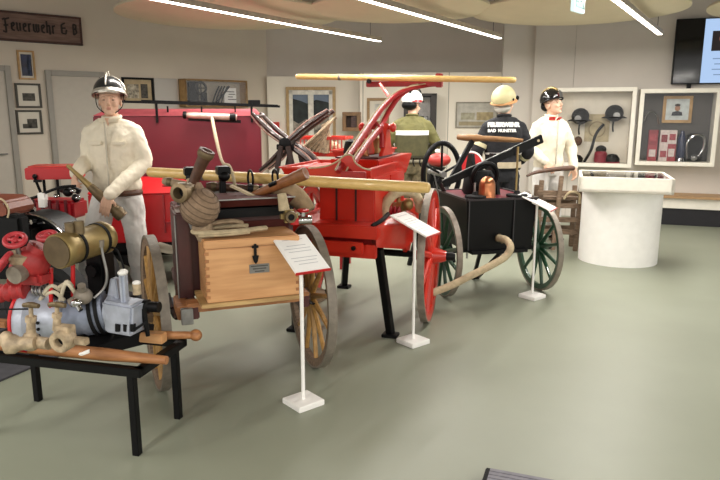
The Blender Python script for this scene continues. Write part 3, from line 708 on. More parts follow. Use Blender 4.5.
def helmet(o, H, kind, c=None):
    H = H @ Matrix.Translation((0, 0, .016))
    m = MB(H @ Matrix.Translation((0, 0, .012)))
    if kind == 'quartered':
        m.dome((0, .008, .045), (.114, .134, .122), 30, 98); m.build('helmet', mat('helmet_black_enamel', '2a2b2c', .3, var=.1, coat=.3), o)
        h = o.children[-1]
        SIL = mat('worn_silver', 'bdb7ab', .35, .6, var=.15)
        s_ = MB(H @ Matrix.Translation((0, 0, .012))); s_.lathe([(.110, 0), (.126, -.02), (.128, -.012), (.115, .014)], (0, -.012, .034), (0, .16, 1), 36, closed=True); s_.build('helmet_brim', SIL, h)
        s_ = MB(H @ Matrix.Translation((0, 0, .012))); s_.tube([(-.01, -.133*math.cos(t*.1)+.008, .055+.121*math.sin(t*.1)) for t in range(2, 30)], .016, 8, sy=.35); s_.build('helmet_crest', SIL, h)
        s_ = MB(H @ Matrix.Translation((0, 0, .012))); s_.prism([(-.085, -.07), (-.06, -.135), (0, -.165), (.06, -.135), (.085, -.07)], .010, 'xy', .020); s_.build('front_visor', SIL, h)
        s_ = MB(H @ Matrix.Translation((0, 0, .012))); s_.tube([(.113*math.cos(t*.1), .008, .045+.121*math.sin(t*.1)) for t in range(1, 31)], .020, 8, sy=.3); s_.build('helmet_band', SIL, h)
        s_ = MB(H @ Matrix.Translation((0, 0, .012))); s_.cyl((0, .0, .165), (0, 0, .205), .007, .004); s_.ball((0, 0, .2), .006, 8); s_.build('helmet_spike', SIL, h)
        s_ = MB(H @ Matrix.Translation((0, 0, .012))); s_.tube([(.1, 0, .03), (.085, -.03, -.07), (.0, -.055, -.128), (-.085, -.03, -.07), (-.1, 0, .03)], .006, 8, smooth=5, sy=.5); s_.build('chin_strap', MBLACK, h)
    elif kind == 'modern':
        m.dome((0, .01, .045), (.114, .140, .115), 30, 112); m.build('helmet', mat('helmet_white_gloss', 'e8e8e6', .25, var=.02, coat=.3), o)
        h = o.children[-1]; T = H @ Matrix.Translation((0, 0, .012))
        for k in range(-1, 2):
            s_ = MB(T); s_.tube([(k*.052+.015*math.sin(t*.35), -.146*math.cos(t*.1)*(1-.08*abs(k))+.012, .048+.124*math.sin(t*.1)*(1-.08*abs(k))) for t in range(3, 27)], .019, 8, sy=.35); s_.build('helmet_rib', BLACK, h)
        s_ = MB(T); s_.lathe([(.112, 0), (.118, -.02), (.122, -.02), (.118, .004)], (0, .012, .03), (0, .05, 1), 30, closed=True); s_.build('red_rim', REDD, h)
        s_ = MB(T); s_.ball((0, .06, -.03), (.095, .075, .055), 16); s_.build('neck_guard', BLACK, h)
        s_ = MB(T); s_.prism([(-.09, -.11), (0, -.2), (.09, -.11)], .008, 'xy', .02); s_.build('visor', BLACK, h)
    elif kind == 'beige':
        m.dome((0, .01, .045), (.117, .144, .122), 30, 108); m.build('helmet', mat('helmet_phosphor_beige', 'bdb489', .5, var=.06), o)
        h = o.children[-1]; T = H @ Matrix.Translation((0, 0, .012))
        s_ = MB(T); s_.lathe([(.116, 0), (.135, -.014), (.137, -.006), (.118, .012)], (0, .01, .01), (0, .05, 1), 30, closed=True); s_.build('helmet_brim', mat('brim_orange_tan', 'c39161', .5), h)
        s_ = MB(T); s_.tube([(-.1, -.09, .02), (0, -.155, .035), (.1, -.09, .02)], .022, 10, smooth=5, sy=1.2); s_.build('visor_holder', BLACK, h)
        s_ = MB(T); s_.ball((0, .045, -.055), (.085, .075, .05), 16); s_.build('neck_cloth', mat('neck_cloth_grey', 'b9b7ad', .9), h)
        s_ = MB(T); s_.ball((.117, .03, .03), (.008, .014, .014), 10); s_.ball((-.117, .03, .03), (.008, .014, .014), 10); s_.build('rivet', BLACK, h)
    elif kind == 'crested':
        m.dome((0, .008, .045), (.104, .126, .115), 30, 102); m.build('helmet', mat('helmet_black_leather', '161616', .16, var=.1, coat=.5), o)
        h = o.children[-1]; T = H @ Matrix.Translation((0, 0, .012))
        s_ = MB(T); s_.tube([(0, -.124*math.cos(t*.1)+.008, .052+.114*math.sin(t*.1)) for t in range(6, 27)], .012, 8, sy=1.2); s_.build('helmet_crest', BRASS, h)
        s_ = MB(T); s_.lathe([(.102, 0), (.125, -.012), (.127, -.005), (.104, .01)], (0, -.004, .02), (0, .1, 1), 30, closed=True); s_.build('helmet_brim', BLACK, h)
        s_ = MB(T); s_.prism([(-.03, .03), (.03, .03), (.036, .08), (0, .11), (-.036, .08)], .012, 'xz', -.126); s_.build('front_badge', CHROME, h)
        s_ = MB(T); s_.ball((0, .08, -.02), (.08, .05, .055), 14); s_.build('neck_leather', BLACK, h)
SH = lambda s: None
# --- 1: white jacket, quartered helmet, holding a brass nozzle
m1, H1 = mannequin('mannequin in white jacket and black and silver spiked helmet holding a brass nozzle', (-2.0, 5.25, 0), 0,
    (14, -8), {1: ((.245, -.02, 1.15), (.065, -.365, .915), (-.25, -.10, -.9), (-.25, 1, .0), .38), -1: ((-.225, .02, 1.17), (-.225, -.25, 1.075), (.1, -.35, -.32), (.6, .2, -.5), 1.0)},
    WCLOTH, TCLOTH, hem=.92, jw=1.07, legs={1: [(.10, 0, .88), (.14, -.02, .48), (.15, .01, .09)], -1: [(-.10, 0, .88), (-.20, -.08, .48), (-.30, -.08, .09)]})
helmet(m1, H1, 'quartered')
m = MB(); m.box((0, -.158, 1.2), (.012, .01, .55)); m.build('button_strip', mat('cloth_seam', 'c9c1b0', .9), m1)
for s in (-1, 1):
    m = MB(); m.box((s*.045, -.088, 1.485), (.075, .014, .045), (38, 0, 32*s)); m.build('collar_flap', WCLOTH, m1, .005)
m = MB(); m.prism([(-.022, 1.505), (.022, 1.505), (0, 1.44)], .006, 'xz', -.094); m.build('open_neck', SKIN, m1)
for s in (-1, 1):
    m = MB(); m.box((s*.095, -.146, 1.31), (.11, .02, .03), (0, 0, 8*s)); m.build('pocket_flap', WCLOTH, m1, .005)
m = MB(); m.tube([(.19*math.cos(a), .14*math.sin(a)-.0, .905) for a in [k*math.pi/16 for k in range(32)]], .018, 8, closed=True, sy=1.3); m.build('belt', LEATH, m1)
p = at(67, 165, 4.92); q = at(123, 217, 4.94)
o = thing('hose_nozzle', 'long tapered brass and leather nozzle held across the body by the mannequin in white', 'nozzle', p)
d = q-p; d1 = d.normalized(); Ln = d.length
MB().lathe([(.011, 0), (.016, .02), (.014, .05), (.024, .2), (.028, .24)], (0,0,0), d1, 20).build('brass_tip', BRASS, o)
MB().lathe([(.030, .23), (.034, .25), (.040, .6*Ln), (.042, Ln-.06)], (0,0,0), d1, 20).build('leather_body', BRASSD, o)
MB().lathe([(.048, Ln-.07), (.05, Ln-.06), (.05, Ln-.02), (.046, Ln)], (0,0,0), d1, 20).build('coupling', BRASSD, o)
# --- 2: olive jacket, back view
m2, H2 = mannequin('mannequin seen from behind in olive jacket with white stripe and striped helmet', (.64, 8.0, 0), 178, (-38, 4),
    {1: ((.30, -.03, 1.17), (.22, -.24, 1.02), (-.3, -.8, .1), (0, 0, -1), .5), -1: ((-.30, -.03, 1.17), (-.22, -.24, 1.02), (.3, -.8, .1), (0, 0, -1), .5)}, OLIVE, OLIVED, hem=1.0, jw=1.1, voxel=.008)
helmet(m2, H2, 'modern')
m = MB()
ell(m, [(1.275, 0, -.004, .222, .158), (1.33, 0, -.002, .226, .158)], 40); m.build('back_stripe', REFL, m2)
m = MB(); ell(m, [(1.0, 0, 0, .205, .150), (1.1, 0, 0, .204, .151), (1.272, 0, -.004, .219, .156)], 40); m.build('lower_ring', mat('dark_olive_ring', '4d4a2e', .85, var=.15), m2)  # darker olive ring around the jacket below the stripe
m = MB(); ell(m, [(1.0, 0, 0, .209, .154), (1.03, 0, 0, .209, .155)], 30); m.build('jacket_hem', mat('olive_dark_hem', '35331f', .8), m2)
for k, x in enumerate((-.1, -.02, .07)):
    m = MB(); m.tube([(x, .16, 1.0), (x+.01, .17, .95), (x-.01, .165, .9)], .008, 6); m.build('cord', MBLACK, m2)
m = MB(); m.tube([(.17*math.cos(a), .13*math.sin(a), .96) for a in [k*math.pi/16 for k in range(32)]], .022, 8, closed=True); m.build('belt', mat('canvas_belt_grey', '8b8471', .8), m2)
# --- 3: black jacket, back view
m3, H3 = mannequin('mannequin seen from behind in black jacket with white back lettering and beige helmet', (1.56, 7.05, 0), 183, (-42, -12),
    {1: ((.285, -.0, 1.13), (.25, -.2, 1.0), (-.2, -.8, .1), (0, 0, -1), .6), -1: ((-.285, -.0, 1.13), (-.25, -.2, 1.0), (.2, -.8, .1), (0, 0, -1), .6)}, NAVY, NAVY, hem=.93, jw=1.08, voxel=.008)
helmet(m3, H3, 'beige')
Tb = Matrix.Translation((.045, .152, 1.418)) @ Matrix.Rotation(math.pi, 4, 'Z') @ Matrix.Rotation(R(0), 4, 'Y')
text('FEUERWEHR', .060, .004, 'back_lettering', REFL, m3, Tb @ FACE, bold=.005, spacing=1.0)
text("BAD", .044, .004, "back_lettering", REFL, m3, Matrix.Translation((.125, .004, -.062)) @ Tb @ FACE, bold=.002)
text("MUNSTER", .044, .004, "back_lettering", REFL, m3, Matrix.Translation((-.04, .004, -.062)) @ Tb @ FACE, bold=.002)
for s in (-1, 1):
    e = Vector((s*.285, 0, 1.13)); a = Vector((s*.172, 0, 1.392)); c = a+(e-a)*.72; dd = (e-a).normalized()
    m = MB(); m.lathe([(.076, -.022), (.082, -.02), (.082, .02), (.076, .022)], c, dd, 24); m.build('sleeve_band', BEIGE, m3)
    w = Vector((s*.25, -.2, 1.0)); c = e+(w-e)*.35; m = MB(); m.lathe([(.064, -.022), (.07, -.02), (.07, .02), (.064, .022)], c, (w-e).normalized(), 24); m.build('cuff_band', BEIGE, m3)
m = MB(); ell(m, [(.955, 0, 0, .212, .152), (1.02, 0, 0, .206, .15)], 40); m.build('hem_band', mat('hem_band_tan', 'b3a68c', .7), m3)
m = MB(); ell(m, [(1.10, 0, 0, .205, .148), (1.12, 0, 0, .207, .148)], 40); m.build('waist_stripe', mat('silver_stripe', 'a4a29c', .5), m3)
# --- 4: white jacket, crested helmet, front view
m4, H4 = mannequin('mannequin in white jacket with red collar tabs and black crested helmet', (2.265, 7.72, 0), 18, (22, -16),
    {1: ((.30, .0, 1.13), (.24, -.17, .90), (.0, -.25, -.8), (-.8, .0, .2), .6), -1: ((-.26, .02, 1.14), (-.17, -.20, .97), (.2, -.5, -.4), (.4, .1, -.5), .8)}, WCLOTH, TCLOTH, hem=.90, voxel=.006)
helmet(m4, H4, 'crested')
for s in (-1, 1):
    m = MB(); m.box((s*.048, -.092, 1.475), (.075, .014, .045), (40, 0, 30*s)); m.build('collar_tab', REDB, m4, .003)
m = MB(); m.box((0, -.148, 1.2), (.012, .01, .5)); m.build('button_strip', MATS['cloth_seam'], m4)
# ================================================================ WHEELED PUMPS
def wheel(parent, c, r, fm, tm, sm, hm, n=12, w=.045, side=1, hubl=.1, hubr=.05, depth=.05, cap=None, spr=.014, toe=0):
    """axis = local x; side = +1 when the outside is +x"""
    c0 = Vector(c); c = Vector((0, 0, 0))
    f = MB().lathe([(r-.012, -w/2+.004), (r-.012, w/2-.004), (r-depth, w/2-.010), (r-depth, -w/2+.010)], c, (1,0,0), 56, closed=True).build('wheel', fm, parent, loc=c0, rz=toe)
    MB().lathe([(r, -w/2), (r, w/2), (r-.012, w/2), (r-.012, -w/2)], c, (1,0,0), 56, closed=True).build('tyre', tm, f)
    h = MB().lathe([(hubr*.6, -hubl*.5), (hubr*.8, -hubl*.45), (hubr, -hubl*.15), (hubr*1.1, 0), (hubr, hubl*.2), (hubr*.75, hubl*.5), (hubr*.6, hubl*.62)] if side > 0 else
                   [(hubr*.6, -hubl*.62), (hubr*.75, -hubl*.5), (hubr, -hubl*.2), (hubr*1.1, 0), (hubr, hubl*.15), (hubr*.8, hubl*.45), (hubr*.6, hubl*.5)], c, (1,0,0), 24).build('hub', hm, f)
    cp = cap or BLACK
    MB().lathe([(hubr*.55, hubl*.6), (hubr*.55, hubl*.85), (hubr*.35, hubl*.95), (.001, hubl*.96)], c, (side,0,0), 20).build('hub_cap', cp, f)
    for k in range(n):
        a = 2*math.pi*(k+.5)/n; u = Vector((0, math.cos(a), math.sin(a)))
        MB().tube([c+u*hubr*.8, c+u*(r*.5)+Vector((side*.004, 0, 0)), c+u*(r-depth+.008)], [spr*1.35, spr, spr*.9], 8, sy=1.0).build('spoke', sm, f)
    return f
# ---------------------------------------------------------------- 1: brown cart with the honey coloured box
o = c1 = thing('hose_cart', 'brown two wheeled hose cart with spoked wooden wheels, nearest of the fire carts', 'cart', (-.715, 3.64, 0), 21)
for s in (-1, 1): wheel(o, (-.475 if s < 0 else .44, 0, .44), .44, GREYW, IRON, WAX, GREYW, 12, .05, s, .14, .055, .06, BLACK, .015, toe=4 if s < 0 else 0)
MB().tube([(-.47, 0, .44), (.47, 0, .44)], .022).build('axle', BLACK, o)
m = MB(); m.box((-.30, .12, .52), (.06, .95, .07)); m.box((.30, .12, .52), (.06, .95, .07)); m.box((0, .55, .52), (.6, .06, .06)); m.build('chassis_rail', MAROON, o, .006)
MB().box((0, -.30, .545), (.66, .10, .05)).build('front_beam', TANW, o, .004)
MB().box((0, -.30, .577), (.54, .30, .022)).build('box_ledge', wood('ledge_wood', 'c3a26d', 'a88657', .5), o, .003)
m = MB(); m.box((-.335, -.36, .51), (.06, .04, .085)); m.build('end_plate', STEEL, o, .003)
MB().box((-.345, -.22, .52), (.07, .24, .07)).build('beam_end', TANW, o, .004)
# springs between axle and rails
for s in (-1, 1):
    m = MB()
    for k in range(3): m.tube([(s*.38, -.26+.05*k, .47-.012*k), (s*.38, 0, .45-.014*k), (s*.38, .26-.05*k, .47-.012*k)], .012, 6, smooth=4, sy=.5)
    m.build('leaf_spring', BLACK, o)
# body
MB().box((0, .28, .76), (.62, .78, .44)).build('hose_locker', MAROON, o, .008)
MB().box((-.315, -.02, .775), (.075, .30, .50)).build('side_post', MAROON, o, .008)
MB().box((-.355, -.168, .78), (.006, .008, .46)).build('post_edging', STEEL, o)
m = MB(); m.tube([L(o, 160, 247, 3.75), L(o, 172, 250, 3.65), L(o, 182, 250, 3.58)], [.03, .026, .016], 12, smooth=3); m.build('cloth_wrap', WCLOTH, o)
m = MB(); m.cyl(L(o, 180, 250, 3.6), L(o, 190, 249, 3.52), .024, .02); m.ball(L(o, 187, 246, 3.52), (.02, .02, .026), 10); m.build('brass_spigot', BRASSD, o)
m = MB(); m.box((.03, -.115, .90), (.5, .01, .10)); m.build('inset_panel', mat('faded_maroon', '552722', .75, spec=.2), o, .003)
MB().box((0, -.14, 1.005), (.60, .06, .05)).build('black_rail', BLACK, o, .006)
m = MB(); m.hull8([(-.28, -.20, 1.045), (.26, -.20, 1.045), (.26, .06, 1.045), (-.28, .06, 1.045)], [(-.31, -.24, 1.09), (.29, -.24, 1.09), (.29, .08, 1.09), (-.31, .08, 1.09)]); m.build('tool_tray', mat('faded_maroon', '5e2b26'), o, .003)
m = MB(); m.box((-.01, -.243, 1.091), (.60, .006, .006)); m.build('tray_edging', STEEL, o)
m = MB(); m.tube([(-.30, -.24, 1.085), (-.27, -.25, 1.03), (-.24, -.2, 1.0)], .008, 6); m.tube([(-.26, -.17, 1.0), (-.28, -.19, .975), (-.27, -.2, .94)], .008, 6); m.build('iron_hook', STEEL, o)
# clamps standing behind the tray
for x in (-.23, -.05):
    m = MB(); m.box((x, .12, 1.14), (.035, .05, .20)); m.box((x, .08, 1.22), (.075, .10, .05)); m.ball((x, .04, 1.19), (.035, .03, .03), 12); m.build('pole_clamp', BLACK, o, .006)
for x in (.12, .27):
    MB().torus((x, .14, 1.16), .05, .007, (1, .1, 0)).build('strap_ring', BLACK, o)
    MB().box((x, .14, 1.09), (.03, .05, .08)).build('strap_post', BLACK, o, .004)
m = MB(); m.beam((-.21, -.06, 1.09), (-.25, -.02, 1.19), .05, .01); m.build('pale_strap', CANVASL, o)
m = MB(); m.beam((-.02, .0, 1.14), (.10, -.1, 1.08), .03, .012); m.build('pale_strap', CANVASL, o)
m = MB(); m.box((.0, .27, 1.0), (.56, .5, .12)); m.build('equipment_deck', mat('deck_dark_brown', '24150f', .7), o, .01)  # deck in one dark brown
m = MB(); m.tube([(.0, .62, .5), (.0, 1.2, .52), (0, 1.75, .40)], .032, 10); m.build('draw_bar', GREYW, o)
MB().cyl((-.22, 1.75, .40), (.22, 1.75, .40), .018).build('draw_handle', GREYW, o)
MB().beam((0, 1.5, .45), (0, 1.5, 0.0), .04, .04).build('prop_stand', BLACK, o)
# hanging nozzle with black handle at the left of the box
p = L(o, 182, 280, 3.45); q = L(o, 181, 300, 3.45)
m = MB(); m.cyl(p+Vector((0,0,.08)), p, .006, .016); m.build('hanging_handle', BLACK, o); m = MB(); m.lathe([(.028, 0), (.032, .02), (.024, .11), (.014, .12)], q+Vector((0,0,-.02))); m.build('hanging_cup', LEATH, o)
# wooden box
d = Vector((.005, -.30, .590))
o = thing('wooden_box', 'honey coloured dovetailed wooden box with black hasp on the front of the brown cart', 'box', c1.location+Matrix.Rotation(R(21), 3, 'Z') @ d, 21)
w, dp, h = .485, .28, .325
MB().box((0, 0, h*.43), (w, dp, h*.86)).build('box_body', HONEY, o, .004)
MB().box((0, 0, h*.935), (w+.012, dp+.012, h*.13)).build('lid', HONEY, o, .006)
for s in (-1, 1):
    for k in range(7): MB().box((s*(w/2-.006), -dp/2-.0005, .03+k*.038), (.022, .004, .016)).build('dovetail', TANW, o)
m = MB(); m.box((.01, -dp/2-.008, h*.86), (.035, .008, .014)); m.box((.01, -dp/2-.008, h*.80), (.014, .01, .07)); m.prism([(-.008, h*.72), (.028, h*.72), (.02, h*.62), (.01, h*.58), (0, h*.62)], .01, 'xz', -dp/2-.016); m.build('hasp', BLACK, o, .002)
MB().box((.03, -dp/2-.003, h*.5), (.105, .006, .048)).build('name_plate', mat('zinc_plate', '8b8984', .45, .4), o, .002)
m = MB(); [m.box((.03, -dp/2-.007, h*.5+z), (.09-.02*abs(k), .002, .006)) for k, z in enumerate((.014, 0, -.014))]; m.build('plate_lines', mat('plate_ink', '4f4d4a', .6), o)
m = MB(); m.tube([(w/2+.006, -.05, .17), (w/2+.03, -.05, .14), (w/2+.03, .05, .14), (w/2+.006, .05, .17)], .006, 6); m.build('side_handle', STEEL, o)
# folded canvas loop on the box
o = thing('folded_hose', 'flat folded canvas hose loop lying on the lid of the honey coloured box', 'hose', c1.location+Matrix.Rotation(R(21), 3, 'Z') @ Vector((-.10, -.31, .590+h+.006)), 21)
m = MB(); m.tube([(.20, -.02, .022), (.05, -.075, .024), (-.12, -.07, .024), (-.17, -.01, .026), (-.10, .05, .028), (.02, .04, .034), (.10, -.02, .04)], [.02, .02, .02, .022, .02, .02, .016], 10, smooth=6, sy=.7)
m.build('hose_loop', CANVASL, o)
m = MB(); m.tube([(.08, .03, .05), (.02, .01, .065), (-.08, .0, .06), (-.14, .03, .05)], .022, 10, smooth=5, sy=.6); m.build('hose_fold', CANVAS, o)
MB().tube([(-.16, -.08, .012), (-.02, -.10, .014), (.10, -.07, .012)], .012, 8, smooth=4, sy=.6).build('hose_end', CANVASL, o)
# canvas ball, coupling and leaning branch pipe
p = at(200, 207, 3.24); o = thing('canvas_bundle', 'round brown canvas hose bundle tied with cord on the left front of the brown cart', 'hose', p)
m = MB(); m.ball((0, 0, 0), (.098, .10, .098), 32); m.tube([(0, 0, .09), (.0, 0, .125)], [.03, .012], 10); m.build('bundle', mat('brown_canvas', '8f7761', .9, var=.16, scale=30, bump=.4), o)
m = MB(); ax_ = Vector((.55, -.25, .8)).normalized()
for k in range(-4, 5):
    t_ = k*.3; m.torus(ax_*(.0995*math.sin(t_)), .0995*math.cos(t_), .0028, ax_, 40, 6)
m.build('hose_layers', mat('canvas_dark', '6e5a48', .9), o)  # thin rings in a darker canvas tone
m = MB(); m.cyl((0, 0, -.09), (.02, .03, -.16), .05); m.build('canvas_tail', CANVAS, o)
p = at(184, 192, 3.20); o = thing('hose_coupling', 'brass hose coupling ring beside the canvas bundle on the brown cart', 'coupling', p, -20)
MB().lathe([(.030, -.05), (.05, -.045), (.052, -.01), (.042, 0), (.042, .05), (.03, .05), (.026, 0)], (0,0,0), (0,1,0), 24, closed=True).build('ring', mat('worn_bronze', '8d7a5d', .45, .6, var=.2), o)
MB().lathe([(.0275, 0), (.0275, .03), (.001, .03)], (0,0,0), (0,1,0), 24).build('dark_bore', MBLACK, o)
m = MB(); m.tube([(.0, .02, -.04), (.01, .05, -.085), (.045, .08, -.12)], [.03, .032, .04], 12, smooth=4); m.build('hose_tail', CANVASL, o)
p = at(190, 190, 3.42); q = at(204, 158, 3.40)
o = thing('branch_pipe', 'dark brown leather covered branch pipe leaning upright on the left of the brown cart', 'branch pipe', p)
MB().lathe([(.018, -.12), (.024, 0), (.034, .19), (.042, .215), (.042, .24), (.028, .24), (.026, .22), (.001, .22)], (0,0,0), q-p, 24).build('pipe', LEATH, o)
MB().lathe([(.04, .2), (.045, .215), (.045, .225), (.04, .235)], (0,0,0), q-p, 24, closed=True).build('mouth_ring', BRASSD, o)
p = at(264, 191, 3.62); q = at(306, 173, 3.52)
o = thing('branch_pipe', 'tan leather branch pipe lying across the right of the brown cart above the tray', 'branch pipe', p); d = q-p
MB().lathe([(.016, -.16), (.024, -.05), (.028, .1), (.036, d.length-.02), (.034, d.length), (.02, d.length), (.001, d.length-.01)], (0,0,0), d, 20).build('pipe', mat('tan_leather', '8f5a34', .45, var=.2, scale=20), o)
MB().tube([d*.15+Vector((-.0,-.03,.02)), d*.32+Vector((0,-.03,.02))], .012).build('stop_cock', BLACK, o)
for k, (x0, y0, x1, y1, Y0_, Y1_, r_, mt, lb) in enumerate((
    (163, 181, 200, 187, 3.75, 3.70, .024, CANVAS, 'grey brown hose end lying at the far left top of the brown cart'),
    (206, 186, 268, 190, 3.80, 3.86, .026, LEATH, 'dark leather branch pipe lying flat between the black clamps of the brown cart'),
    (248, 188, 300, 194, 3.66, 3.72, .022, MBLACK, 'black branch pipe lying behind the tray of the brown cart'))):
    a = at(x0, y0, Y0_); d = at(x1, y1, Y1_)-a
    q_ = thing('branch_pipe', lb, 'branch pipe', a); MB().lathe([(r_*.7, 0), (r_, .02), (r_*.9, d.length*.6), (r_*.55, d.length-.03), (r_*.7, d.length-.02), (r_*.7, d.length)], (0,0,0), d, 18).build('pipe', mt, q_)
    MB().lathe([(r_*1.02, .03), (r_*1.12, .035), (r_*1.12, .055), (r_*1.02, .06)], (0,0,0), d, 18, closed=True).build('collar', BRASSD, q_)
# rolled canvas and brass standpipe right
p = at(283, 194, 3.72); o = thing('canvas_roll', 'pale canvas roll behind the tray at the right of the brown cart', 'canvas roll', p)
m = MB(); m.tube([(-.12, .05, -.03), (-.02, .0, .02), (.08, -.0, -.02), (.15, -.02, -.10)], [.05, .065, .06, .045], 16, smooth=6); m.build('roll', mat('tan_canvas_roll', 'a28a6b', .9, var=.2, scale=20, bump=.4), o)
p = at(289, 216, 3.42); o = thing('brass_coupling', 'square brass coupling with round bore at the right end of the brown cart tray', 'coupling', p, 21)
MB().box((0, 0, 0), (.095, .07, .07)).build('coupling_body', BRASS, o, .022)
m = MB(); m.lathe([(.030, -.05), (.034, -.035), (.022, -.035), (.018, -.05)], (0,0,0), (0,1,0), 24, closed=True); m.build('bore_ring', BRASSD, o); MB().lathe([(.02, -.042), (.001, -.042), (.001, -.03), (.02, -.03)], (0,0,0), (0,1,0), 20, closed=True).build('bore', MBLACK, o)
m = MB(); m.cyl((-.02, .02, .03), (-.03, .03, .12), .03, .024); m.build('coupling_neck', CANVASL, o)
o = thing('red_valve', 'small chrome and red valve at the right end of the brown cart', 'valve', at(303, 220, 3.6), 10)
m = MB(); m.cyl((-.04, 0, 0), (.05, 0, 0), .026); m.cyl((0, 0, 0), (0, 0, .05), .014); m.build('valve_body', CHROME, o); m = MB(); m.torus((0, 0, .055), .028, .008); m.cyl((-.05, -.02, -.02), (-.05, -.02, .02), .025); m.build('valve_wheel', REDB, o)
# ---------------------------------------------------------------- 2: red hand pump
o = c2 = thing('red_hand_pump', 'bright red two wheeled hand pump with open trough and wooden pump poles', 'fire pump', (.015, 4.78, 0), -18.5)
TR = R(-18.5)
for s in (-1, 1): wheel(o, (s*.495+.02, .055, .50), .50, RED, IRON, RED, RED, 12, .050, s, .20, .06, .07, BLACK, .022, toe=5)
MB().tube([(-.47, .055, .50), (.51, .055, .50)], .026).build('axle', BLACK, o)
m = MB(); m.box((.02, -.05, .80), (.66, 1.40, .085)); m.build('platform', RED, o, .006)
MB().box((.02, -.02, .70), (.50, 1.2, .12)).build('under_frame', mat('deep_red_paint', 'a3181a', .4), o, .006)  # frame in a deeper red than the platform
MB().box((.10, -.70, .67), (.46, .04, .09)).build('front_brace', RED, o, .005)
m = MB(); m.box((.09, -.755, .70), (.34, .03, .075)); m.build('step_bar', RED, o, .006); MB().cyl((.20, -.76, .70), (.20, -.785, .70), .014).build('bolt', BLACK, o)
for s in (-1, 1):
    m = MB(); m.prism([(-.3, .62), (-.05, .60), (.05, .50), (.12, .50), (.2, .6), (.4, .66), (.4, .76), (-.3, .76)], .03, 'yz', s*.33-.015); m.build('side_bracket', RED, o, .003)
for (x, y, xt, yt) in ((.345, -.40, .30, -.55), (-.40, .70, -.30, .55), (-.34, -.5, -.30, -.55), (.36, .66, .30, .55)):
    m = MB(); m.beam((x, y, 0.02), (xt, yt, .66), .05, .05); m.build('prop_leg', BLACK, o, .004); MB().box((x, y, .012), (.11, .09, .024)).build('foot_plate', BLACK, o, .004)
# box and front panel
MB().box((.085, -.20, .98), (.39, .76, .30)).build('pump_box', RED, o, .008)
m = MB(); m.box((.015, -.584, .98), (.012, .006, .29)); m.box((.15, -.584, .98), (.012, .006, .29)); m.build('panel_seam', mat('seam_dark_red', '3c0d0c', .5), o)
m = MB(); m.box((.284, -.2, .98), (.01, .05, .28)); m.build('corner_strip', RED, o)
# open trough, walls with real thickness
def trough(x0, x1, y0, y1, z0, z1, t=.018, fl=.05, nm='trough'):
    m = MB()
    lo = [(x0+fl, y0+fl*.6, z0), (x1-fl*.4, y0+fl*.6, z0), (x1-fl*.4, y1-fl*.6, z0), (x0+fl, y1-fl*.6, z0)]; hi = [(x0, y0, z1), (x1, y0, z1), (x1, y1, z1), (x0, y1, z1)]
    li = [(x0+fl+t, y0+fl*.6+t, z0+t), (x1-fl*.4-t, y0+fl*.6+t, z0+t), (x1-fl*.4-t, y1-fl*.6-t, z0+t), (x0+fl+t, y1-fl*.6-t, z0+t)]; hin = [(x0+t, y0+t, z1), (x1-t, y0+t, z1), (x1-t, y1-t, z1), (x0+t, y1-t, z1)]
    A = [m.v(p) for p in lo]; B = [m.v(p) for p in hi]; Ai = [m.v(p) for p in li]; Bi = [m.v(p) for p in hin]
    m._face(A[::-1]); m._face(Ai)
    for i in range(4):
        j = (i+1) % 4; m._face([A[i], A[j], B[j], B[i]]); m._face([B[i], B[j], Bi[j], Bi[i]]); m._face([Bi[i], Bi[j], Ai[j], Ai[i]])
    tr = m.build(nm, RED, o)
    MB().box(((x0+x1)/2, (y0+y1)/2, z0+t+.004), (x1-x0-fl*2.2, y1-y0-fl*1.8, .006)).build('trough_bottom', mat('trough_dark', '2b2624', .6), tr)
    m = MB(); zz = z1+.004
    for (a, b) in (((x0,y0),(x1,y0)), ((x1,y0),(x1,y1)), ((x1,y1),(x0,y1)), ((x0,y1),(x0,y0))): m.beam((*a, zz), (*b, zz), .03, .012)
    m.build('trough_rim', RED, tr)
    return tr
trough(-.34, .27, -.68, -.02, 1.09, 1.188)
trough(-.40, -.02, .42, 1.0, 1.12, 1.235)
MB().box((-.20, .70, .98), (.30, .5, .30)).build('rear_box', RED, o, .008)
m = MB(); m.hull8([(-.12, -.25, 1.08), (.20, -.25, 1.08), (.24, .38, 1.08), (-.12, .38, 1.08)], [(-.14, -.30, 1.225), (.22, -.30, 1.225), (.28, .42, 1.235), (-.14, .42, 1.225)]); m.build('pump_base', RED, o, .006)
MB().box((.04, .06, 1.232), (.32, .60, .012)).build('base_plate', mat('seam_dark_red', '3c0d0c'), o, .003)
for y in (.02, .34):
    m = MB(); m.lathe([(.055, 0), (.058, .01), (.05, .03), (.05, .10), (.058, .115), (.055, .125), (.02, .125), (.02, .14)], (.03, y-.12, 1.235)); m.build('pump_cylinder', COPPER if y < .1 else BRASS, o)
    MB().cyl((.03, y-.12, 1.36), (.05, y-.1, 1.46), .009).build('piston_rod', STEEL, o)
MB().lathe([(.05, 0), (.055, .02), (.05, .06), (.04, .10), (.001, .12)], (-.09, .0, 1.235)).build('air_vessel', MBLACK, o)
for x in (.03, .17):
    m = MB(); m.prism([(-.10, 1.235), (.22, 1.235), (.15, 1.30), (.105, 1.43), (.08, 1.47), (.04, 1.47), (.015, 1.43), (-.03, 1.30)], .028, 'yz', x-.014); m.build('fulcrum_frame', RED, o, .004)
MB().cyl((-.02, .06, 1.44), (.22, .06, 1.44), .018).build('fulcrum_pin', RED, o)
[MB().ball((x, .06, 1.44), (.025, .035, .035), 14).build('pin_boss', RED, o) for x in (-.02, .22)]
